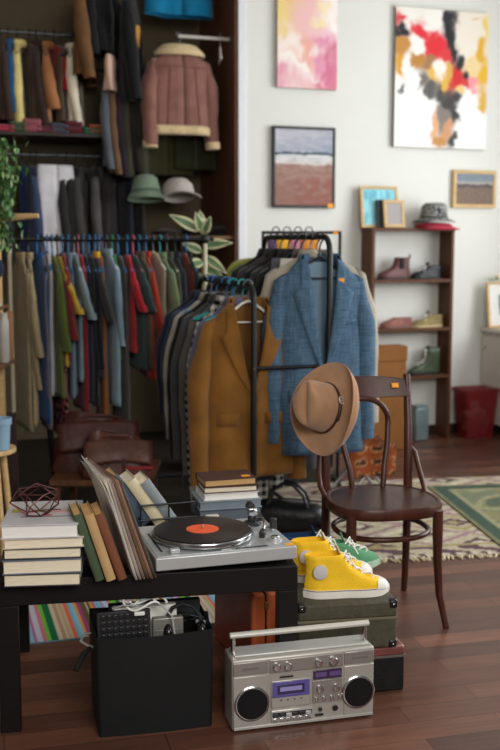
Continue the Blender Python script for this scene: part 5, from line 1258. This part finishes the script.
def capm(label, M, m):
    root = T('cap', label, 'cap', M)
    MB().loft([[(r*1.05*math.cos(a), r*math.sin(a), z_) for a in rng(0, 2*PI, 24)[:-1]] for r, z_ in ((.125, .002), (.13, .018), (.112, .032), (.06, .039), (.01, .041))], True, False, True).build('crown', m, root, smooth=60)
    MB().loft([[((.12+k*.06)*math.sin(a), -(.11+k*.075)*math.cos(a), .010-.02*k*k) for a in rng(-1.2, 1.2, 14)] for k in (0, .4, .75, 1)], False).build('visor', m, root, solid=.004)
capm('crimson cap lying flat under the grey bucket hat', smat(432, 'a', .15, 20), cloth((176, 34, 60)))
bm = smat(432, 'a', .15, 0, .044)
round_hat('bucket_hat', 'black and white patterned bucket hat on the crimson cap', bm, checker_cloth('speckled_cloth', (168, 168, 164), (52, 54, 56), 75, 'noise'), .098, .105, .055, .022, bandm=cloth((60, 62, 62)))
# shoes on the shelves, toes towards the pictures end
BOOTP = [(.018, 0, 1.0, 1.0), (.032, -.005, .985, 1.0), (.044, -.005, .93, .96), (.056, 0, .82, .92), (.068, .01, .68, .90), (.085, .02, .56, .92), (.105, .02, .50, .95), (.135, .015, .47, .98), (.16, .0, .46, 1.0)]
LOAF = [(.014, 0, 1.0, 1.0), (.028, -.004, .985, 1.0), (.040, -.004, .93, .97), (.050, 0, .80, .94), (.060, .004, .68, .92), (.070, .004, .58, .94)]
def sh(label, px, nm, prof, c, cs, rough=.35, off=.10, yaw=184, L=.262, **k):
    m = mat('shoe_leather', c, max(.3, rough), 0, .2, 20, .15, 90, .25)
    return shoe(label, 'shoe', smat(px, nm, off, yaw, k.pop('dz', .0008)), L, prof, m, mat('shoe_sole', cs, .6), .016, **k)
sh('oxblood chelsea boot with a pull tab on the shelf below the frames', 409, 'b', BOOTP[:-1]+[(.15, .0, .46, 1.0)], (98, 58, 54), (60, 40, 34), pull=mat('tab_black', (40, 34, 34), .8), gore=mat('gore', (36, 30, 30), .9), name='ankle_boot')
sh('black polished shoe beside the oxblood boot on the shelf', 441, 'b', LOAF+[(.09, -.01, .52, 1.0)], (26, 28, 32), (20, 20, 20), .15, laces=(.05, .082, 4), name='leather_shoe')
sh('dusty rose loafer on the third shelf', 412, 'c', LOAF, (140, 88, 80), (120, 84, 74), .45, pull=None, name='loafer', laces=None)
sh('olive tan moccasin with laces beside the dusty rose loafer', 443, 'c', LOAF+[(.085, -.006, .54, 1.0)], (142, 126, 84), (190, 172, 130), .7, laces=(.048, .08, 4), name='moccasin')
sh('metallic green ankle boot alone on the lowest shelf', 441, 'd', BOOTP[:-1]+[(.15, .0, .46, 1.0), (.19, -.01, .45, 1.02)], (70, 80, 62), (30, 32, 28), .12, laces=(.062, .17, 6), name='ankle_boot', L=.265)
# ------------------------------------------------------------ things at the wall
cx0, cz0 = wp(376, 347, .42); cx1, _ = wp(407.5, 347, .42)
KB_ = mat('cardboard', (138, 92, 50), .85, 0, .1, 6, .1, 60, .2)
CB = T('cardboard_box', 'tall lidded cardboard box standing at the end of the shelf unit', 'box', WM @ Tr((cx0+cx1)/2-.03, -.42, 0))
cw = (cx1-cx0)/2+.03
boxpart('body', -cw+.006, cw-.006, 0, .12, 0, cz0-.10, KB_, CB, .002); boxpart('lid', -cw, cw, -.006, .126, cz0-.10, cz0, KB_, CB, .003)
gx, gz = wp(417, 403, .12)
r = T('canister', 'grey-blue metal canister on the floor under the lowest shelf', 'canister', WM @ Tr(gx-.01, -.18, 0) @ Rz(4))
boxpart('body', -.055, .055, -.04, .04, 0, gz-.02, mat('greyblue_tin', (128, 146, 150), .4, .3), r, .012); boxpart('lid', -.05, .05, -.036, .036, gz-.02, gz-.004, mat('greyblue_tin', (128, 146, 150), .4, .3), r, .004)
# cabinet along the window-side wall
cab = T('cabinet', 'white cabinet with a pale worktop along the window-side wall', 'cabinet', WM @ Tr(XR, -.02, 0))
CWH = mat('cabinet_white', (206, 200, 190), .5, 0, .03)
_, ctop = wp(482, 327, .02)
boxpart('carcass', .0, .56, -2.4, 0, .08, ctop-.035, CWH, cab, .003); boxpart('plinth', .05, .56, -2.4, 0, 0, .08, mat('plinth_dark', (50, 44, 40), .6), cab, 0)
for k in range(4):
    dr_ = boxpart('door', -.018, 0, -2.39+.6*k, -1.80+.6*k-.006, .085, ctop-.06, CWH, cab, .002)
    under(MB().ball((-.03, -1.86+.6*k, ctop-.14), .012).build('handle', STEEL, cab), dr_)
o = boxpart('worktop', -.03, .56, -2.42, 0, ctop-.03, ctop, mat('pale_worktop', (214, 208, 194), .4, 0, .06), cab, .003)
boxpart('shadow_gap', -.005, .5, -2.4, 0, ctop-.035, ctop-.03, DGREY, cab, 0)
# waste bin
wx, wz = wp(477, 388, .2)
wb = T('waste_bin', 'translucent red waste bin with a white bag in it beside the cabinet', 'bin', WM @ Tr(wx, -.185, 0))
RED = mat('red_translucent', (140, 38, 42), .3, 0, .06, 8, 0, 10, .4, 0, 0, .62)
def rrect(w_, d_, z_, rc=.03): return [(sx_*(w_-rc)+rc*math.cos(a), sy_*(d_-rc)+rc*math.sin(a), z_) for sx_, sy_, a0_ in ((1, 1, 0), (-1, 1, PI/2), (-1, -1, PI), (1, -1, PI*1.5)) for a in rng(a0_, a0_+PI/2, 5)]
hb = wz
MB().loft([rrect(.108, .085, 0), rrect(.134, .108, hb-.03), rrect(.143, .117, hb-.028), rrect(.145, .119, hb), rrect(.138, .112, hb), rrect(.128, .102, hb-.03), rrect(.102, .079, .006)], True, True, True).build('body', RED, wb, smooth=50)
bgm = mat('white_film', (226, 222, 222), .5, 0, .05)
rb = T('plastic_bag', 'crumpled white plastic bag inside the red waste bin', 'bag', WM @ Tr(wx, -.185, .008))
MB().ball((0, 0, .105), .092, .068, .10, 26, 16, 0, .55, 4).build('body', bgm, rb, smooth=80)
g = MB(); g.loft([[(.035*k*math.cos(a)*(1+.4*math.sin(3*a)), .03*k*math.sin(a), .17+h) for a in rng(0, 2*PI, 14)[:-1]] for k, h in ((1, 0), (.4, .04), (.9, .075))], True); g.build('knot', bgm, rb, solid=.002)
# framed print and flowers on the worktop
def wkt(lx, ly, dz=.001): return WM @ Tr(XR+lx, -ly, ctop+dz)
fM = wkt(-.02, .13) @ Rz(-6) @ Rx(-9)
canvas('framed_picture', 'oak-framed print with a wide white mount standing on the cabinet', -.19, .19, 0, .335, lambda u, v: tuple(x*(1+.5*noise.noise(Vector((u*14, v*14, 1)))) for x in L3((84, 108, 98))), .024, 0, 24, 24, frame=LIGHTWOOD, fw=.018, mat_w=.075, M=fM @ Tr(.17, 0, 0), cat='picture')
fl = T('flower_sprig', 'sprig of pale orange flowers lying across the print frame', 'flower', fM @ Tr(.05, -.02, .337))
MB().tube([(-.06, -.02, .006), (-.02, -.01, .01), (.05, 0, .018), (.12, .01, .012)], .003, 6).build('stem', mat('stem_green', (86, 130, 60), .6), fl)
def leaf_mesh(g, M, L, W, bend=.3, fold=.15, mi_edge=0, mi_mid=0, n=8):
    rows = []
    for i in range(n+1):
        t = i/n; w_ = W*math.sin(PI*min(1, t**.8))**.9*(1-.25*t) if 0 < t < 1 else .0008
        rows.append([M @ Vector((L*t*math.cos(bend*t), s*w_, -L*bend*t*t*.6+abs(s)*w_*fold)) for s in (-1, -.55, 0, .55, 1)])
    v = [p for r_ in rows for p in r_]; f = []; mi = []
    for i in range(n):
        for j in range(4): f.append((i*5+j, i*5+j+1, (i+1)*5+j+1, (i+1)*5+j)); mi.append(mi_edge if j in (0, 3) or i == n-1 else mi_mid)
    g.add(v, f, mi)
g = MB()
for k in range(7): leaf_mesh(g, Tr(-.05+.03*k, -.01, .012) @ Rz(40*k+150) @ Ry(-20), .06, .014)
g.build('leaf', mat('leaf_green', (104, 150, 70), .5), fl, solid=.001)
g = MB()
for c_ in ((.005, -.015, .028), (.07, 0, .036), (.10, .01, .03)):
    for k in range(6): leaf_mesh(g, Tr(c_) @ Rz(60*k) @ Ry(-35), .026, .012, -.5)
g.build('petal', mat('orange_petal', (240, 196, 120), .6), fl, solid=.001)
# ------------------------------------------------------------ rubber plant behind the racks
PLY = 6.42
VG = mat('rubber_leaf_green', (104, 134, 96), .35, 0, .35, 14); VC = mat('rubber_leaf_cream', (226, 220, 176), .4, 0, .12, 14); YG = mat('rubber_leaf_lime', (150, 164, 72), .4, 0, .2, 14)
pb = at(204, 300, PLY); pl = T('rubber_plant', 'variegated rubber plant with cream-edged leaves between the long rack and the wall', 'plant', Tr(pb.x, PLY, 0))
MB().lathe([(.10, 0), (.13, .02), (.15, .24), (.16, .26), (.145, .26), (.135, .22)], 28).build('pot', mat('terracotta_pot', (140, 86, 62), .8, 0, .1), pl)
MB().lathe([(.134, .22), (.05, .228)], 24).build('soil', mat('soil', (48, 36, 28), .95), pl)
MB().tube([(0, 0, .2), (.012, 0, .7), (-.01, .01, 1.1), (0, 0, 1.42)], [.014, .012, .009, .006], 10).build('stem', mat('rubber_stem', (170, 156, 110), .6), pl)
def P_(px, py, dy=0): q = at(px, py, PLY+dy); return Vector((q.x-pb.x, dy, q.z))
LV = [((200, 231), (170, 214), .035, 0), ((202, 232), (196, 213), .03, -.02), ((203, 233), (200, 211), .03, 0), ((204, 234), (210, 217), .03, -.02), ((203, 246), (231, 242), .035, -.03), ((202, 252), (183, 243), .03, 0), ((203, 262), (186, 266), .035, -.04), ((204, 256), (226, 272), .03, -.05), ((204, 268), (222, 276), .035, -.03), ((203, 275), (190, 281), .03, -.04), ((206, 246), (215, 238), .03, .03),
      ((226, 276), (253, 258), .045, -.06), ((232, 280), (250, 262), .04, .02)]
for k, (a, b, w_, dy) in enumerate(LV):
    A, B = P_(*a), P_(*b, dy*2); d = B-A; Ln = d.length
    xx = d.normalized(); up = Vector((0, -1, .5)); zz = (up-xx*up.dot(xx)).normalized(); yy = zz.cross(xx)
    M = Matrix(((xx.x, yy.x, zz.x, A.x), (xx.y, yy.y, zz.y, A.y), (xx.z, yy.z, zz.z, A.z), (0, 0, 0, 1)))
    g = MB(); leaf_mesh(g, M, Ln*1.04, w_*1.15, .12, .25, 1, 0, 10)
    g.build('leaf', [VG if k < 11 else YG, VC if k < 11 else mat('lime_edge', (196, 196, 120), .4)], pl, smooth=80, solid=.0012)
    MB().tube([(0, 0, A.z-.03), A], .003, 6).build('petiole', mat('rubber_stem', (170, 156, 110), .6), pl)
# ------------------------------------------------------------ wooden stand with ivy at the edge
SY = 5.15
s0_ = at(4, 380, SY)
WS = T('wooden_stand', 'light wooden stand with a peg arm and two trays holding the ivy', 'stand', Tr(s0_.x-.03, SY, 0))
bx_ = s0_.x-.03
def sz_(py): return at(5, py, SY).z
boxpart('post', -.012, .032, -.02, .02, .0, sz_(206), LIGHTWOOD, WS, .003)
boxpart('post', -.26, -.22, -.02, .02, .0, sz_(206), LIGHTWOOD, WS, .003)
g = MB(); g.tube([(-.28, 0, sz_(222)), (-.05, -.02, sz_(220)), (.10, -.045, sz_(217.5)), (.235, -.065, sz_(216))], [.021, .021, .019, .012], 12); g.build('peg_arm', LIGHTWOOD, WS)
for py in (362, 306): boxpart('tray', -.27, .065 if py == 362 else .035, -.14, .14, sz_(py)-.016, sz_(py), mat('reddish_board', (120, 82, 56), .5, 0, .15), WS, .002)
boxpart('back_board', .034, .062, .06, .08, sz_(362), sz_(312), mat('pine_board', (170, 116, 74), .6, 0, .15), WS, .002)
IV = T('ivy_plant', 'trailing green ivy hanging over the wooden peg arm', 'plant', Tr(bx_-.06, SY-.05, sz_(306)+.001))
zp = sz_(160)-sz_(306)
g = MB(); r_ = random.Random(8)
ga, gb = mat('ivy_leaf', (62, 106, 50), .5, 0, .3, 20), mat('ivy_leaf_pale', (140, 164, 104), .5, 0, .2, 20)
for k in range(760):
    z_ = r_.uniform(sz_(248), sz_(140))-sz_(306); w_ = .10*(1-.3*abs((z_-.4)))
    x_ = r_.gauss(.075, .06); y_ = r_.gauss(-.03, .05)
    if k % 9 == 0: x_ = r_.uniform(.12, .19); z_ = r_.uniform(sz_(215), sz_(165))-sz_(306)
    leaf_mesh(g, Tr(x_, y_-.03, z_) @ Rz(r_.uniform(0, 360)) @ Ry(r_.uniform(10, 90)), r_.uniform(.03, .05), r_.uniform(.010, .017), .4, .2, 1 if r_.random() < .22 else 0, 0 if r_.random() < .8 else 1, 4)
o = g.build('foliage', [ga, gb], IV, smooth=0)
g = MB()
for k in range(9):
    x_ = -.10+.03*k if k < 7 else .15; g.tube([(x_*.4, 0, zp+.15), (x_, -.05, zp+.02), (x_*1.1, -.055, zp*.55), (x_, -.05, sz_(246)-sz_(306))], .002, 5)
g.build('stem', mat('ivy_stem', (84, 92, 50), .7), IV)
MB().lathe([(.05, 0), (.06, .01), (.075, .11), (.078, .12), (.07, .12)], 20).build('pot', mat('cream_pot', (176, 170, 156), .6), IV, Tr(-.10, .05, zp+.06))
r = T('navy_cap', 'navy blue cap hung on the wooden stand post below the ivy', 'cap', Tr(bx_+.0, SY-.06, sz_(268)))
MB().ball((0, 0, 0), .062, .05, .062, 16, 10).build('crown', cloth((34, 44, 66)), r); MB().loft([[(.05*math.sin(a), -.045-.035*k*math.cos(a), -.045-.02*k) for a in rng(-1.2, 1.2, 8)] for k in (0, .5, 1)], False).build('visor', cloth((34, 44, 66)), r, solid=.004)
r = T('vase', 'cream cone-shaped vase on the upper tray of the wooden stand', 'vase', Tr(bx_+.0, SY-.085, sz_(306)+.0008))
MB().lathe([(.045, 0), (.05, .004), (.028, .07), (.02, .10), (.024, .112), (.018, .11)], 24).build('body', mat('cream_glaze', (196, 188, 172), .35), r)
r = T('jar', 'short white jar beside the cone-shaped vase', 'jar', Tr(bx_+.043, SY-.02, sz_(362)+.0008))
MB().lathe([(.02, 0), (.024, .006), (.024, .20), (.017, .23), (.018, .245)], 20).build('body', mat('white_glaze', (190, 188, 182), .3), r)
r = T('paperweight', 'dark grey round paperweight on the lower tray of the wooden stand', 'paperweight', Tr(bx_-.0, SY-.09, sz_(362)+.0005))
MB().ball((0, 0, .03), .031, .031, .030).build('ball', mat('grey_glass', (60, 68, 74), .15), r); MB().lathe([(.012, 0), (.014, .004)], 14).build('base', BLACKP, r)
boxp = Tr(bx_-.1, SY-.02, sz_(362)-.15)
r = T('wooden_crate', 'dark red wooden crate under the wooden stand tray', 'crate', Tr(bx_-.11, SY+.02, 0))
for z_ in (.0, .14, .28, .42): boxpart('slat', -.10, .165, -.10, -.085, z_+.01, z_+.115, mat('dark_red_wood', (62, 36, 32), .7, 0, .2), r, .002)
boxpart('crate_box', -.10, .165, -.085, .12, .0, .54, mat('dark_red_wood', (62, 36, 32), .7, 0, .2), r, .002)
# stool with a pale blue cup
TY = 4.3
t0_ = at(1, 450, TY)
ST_ = T('wooden_stool', 'small light wooden stool at the frame edge carrying a pale blue cup', 'stool', Tr(t0_.x-.08, TY+.05, 0))
MB().lathe([(.125, t0_.z-.022), (.13, t0_.z-.018), (.13, t0_.z-.004), (.126, t0_.z)], 32).build('seat', LIGHTWOOD, ST_)
for a in (45, 135, 225, 315):
    c, s = math.cos(math.radians(a)), math.sin(math.radians(a)); MB().tube([(c*.085, s*.085, t0_.z-.02), (c*.13, s*.13, 0)], [.014, .012], 10).build('leg', LIGHTWOOD, ST_)
MB().tube([(.105*math.cos(a), .105*math.sin(a), .18) for a in rng(0, 2*PI, 24)[:-1]], .007, 8, True).build('stretcher', LIGHTWOOD, ST_)
r = T('plastic_cup', 'pale blue ribbed plastic cup on the light wooden stool', 'cup', Tr(t0_.x+.002, TY+.0, t0_.z+.0006))
ch_ = at(1, 418, TY).z-t0_.z
MB().lathe([(.030, 0), (.034, .003), (.040, ch_*.78), (.046, ch_*.80), (.047, ch_), (.043, ch_), (.040, ch_*.8), (.031, .006)], 28, True, True).build('body', mat('pale_blue_plastic', (140, 172, 196), .35), r)
# ------------------------------------------------------------ leather bags on a low bench
BY = 5.0
bb = at(100, 478, BY)
r = T('wooden_bench', 'low dark wooden bench under the brown leather bags', 'bench', Tr(bb.x, BY+.12, 0))
bz_ = bb.z
boxpart('top', -.24, .26, -.17, .33, bz_-.03, bz_, WALNUT, r, .003)
for x in (-.22, .21):
    for y in (-.15, .29): boxpart('leg', x, x+.03, y, y+.03, 0, bz_-.03, WALNUT, r, .002)
BRL = mat('maroon_leather', (70, 34, 29), .5, 0, .3, 8, .4, 30, .3); BRL2 = mat('brown_leather', (92, 54, 44), .48, 0, .35, 8, .4, 30, .4)
def bag(label, M, w_, d_, h_, m, seed, name='leather_bag', slump=.18, red=False):
    b = T(name, label, 'bag', M)
    rr = []
    for i in range(11):
        t = i/10; k = (1-.12*t-.15*t**4)*(1+.05*math.sin(6*t))
        rr.append([(w_/2*k*se(math.cos(a), 3.2)+.035*noise.noise(Vector((math.cos(a)*2, math.sin(a)*2+t*3, seed))), d_/2*(1-.45*t)*se(math.sin(a), 2.6)+.02*noise.noise(Vector((a*1.3, t*3, seed+4))), h_*t*(1-slump*math.cos(a-.8)*.5*t)+ (.0 if i == 0 else .006*noise.noise(Vector((a*2, t*4, seed+8))))) for a in rng(0, 2*PI, 30)[:-1]])
    MB().loft(rr, True, True, True).build('body', m, b, smooth=80)
    g = MB(); g.grid(lambda u, v: ((u-.5)*w_*.92, -d_*.26-.035*math.sin(v*PI*.5)-.012-.02*v+.008*math.sin(u*9+seed), h_*(.98-.55*v)+.015*math.sin(u*PI)), 14, 8); g.build('flap', m, b, solid=.004)
    MB().tube([(-w_*.28, 0, h_*.9), (-w_*.26, -.03, h_*1.06), (-w_*.1, -.05, h_*1.14), (w_*.12, -.05, h_*1.12), (w_*.27, -.03, h_*1.02), (w_*.28, 0, h_*.86)], .009, 8).build('handle', m, b)
    boxpart('strap', w_*.06, w_*.10, -d_*.26-.066, -d_*.26-.058, h_*.05, h_*.6, LEATHB, b, .001)
    if red: boxpart('red_piping', w_*.1, w_*.46, -d_*.5-.012, -d_*.5+.0, h_*.28, h_*.36, mat('red_piping', (150, 30, 36), .5), b, .002)
    return b
bag('slumped brown leather bag with red piping on the low bench', Tr(bb.x+.09, BY+.03, bz_+.001) @ Rz(6), .36, .17, .19, BRL2, 3, slump=.5, red=True)
bag('flat dark maroon leather bag with a long flap behind the slumped bag', Tr(bb.x-.04, BY+.21, bz_+.001) @ Rz(14), .44, .13, .25, BRL, 9, slump=.45)
# dark duffel behind the turntable
dq = on(290, 538); D_ = T('duffel_bag', 'black leather duffel bag on the floor behind the turntable', 'bag', Tr(dq.x+.0, dq.y+.05, .0) @ Rz(-10))
BLL = mat('black_leather', (22, 22, 24), .35, 0, .2, 20, .25, 60, .5)
rr = []
for i in range(13):
    t = i/12; x = lerp(-.19, .19, t); k = max(.05, (1-abs(2*t-1)**4))**.5
    rr.append([(x, .085*k*se(math.cos(a), 2.6), .005+.085*(1-.0*k)+(.083*k*se(math.sin(a), 2.6))*(1+.10*math.sin(5*t+1))) for a in rng(0, 2*PI, 20)[:-1]])
MB().loft(rr, True, True, True).build('body', BLL, D_, smooth=80)
for s in (-1, 1): MB().tube([(-.10, s*.05, .15), (-.09, s*.04, .22), (-.03, s*.03, .262), (.02, s*.03, .255), (.07, s*.04, .21), (.09, s*.05, .15)], .009, 8).build('handle', BLL, D_)
MB().tube([(-.17, 0, .172), (0, 0, .181), (.17, 0, .172)], .004, 6).build('zip', DGREY, D_)
# folding stool with orange patterned seat near the wall, seen through the chair
fq = at(372, 468, 5.75); fz = at(372, 441, 5.75).z
FS = T('folding_stool', 'grey folding stool with an orange patterned fabric seat behind the chair', 'stool', Tr(fq.x-.06, 5.75, 0) @ Rz(15))
GT = mat('grey_tube', (150, 152, 150), .4, .5, .05)
for y in (-.13, .13):
    for s in (-1, 1): MB().tube([(s*.13, y, .0095), (-s*.12, y, fz)], .009, 8).build('leg', GT, FS)
for s in (-1, 1): MB().tube([(s*.13, -.13, .0095), (s*.13, .13, .0095)], .009, 8).build('foot_bar', GT, FS)
def kili(u, v):
    n = math.sin(u*17+noise.noise(Vector((u*5, v*5, 0)))*3)+math.sin(v*14)
    return L3((136, 70, 38)) if n > -.4 else L3((70, 44, 36)) if n < -1.2 else L3((160, 116, 80))
g = MB(); g.grid(lambda u, v: (lerp(-.135, .135, u), lerp(-.15, .15, v), fz+.006-.05*math.sin(PI*u)), 30, 24); g.c = [kili(i/30, j/24) for j in range(25) for i in range(31)]
g.build('seat', paint(.95, .1), FS, solid=.006)
g = MB(); g.grid(lambda u, v: (lerp(-.14, .14, u), -.152-.01*math.sin(u*9), lerp(fz-.17, fz+.0, v)), 30, 16); g.c = [kili(i/30, j/16+.3) for j in range(17) for i in range(31)]
g.build('draped_cloth', paint(.95, .1), FS, solid=.006)
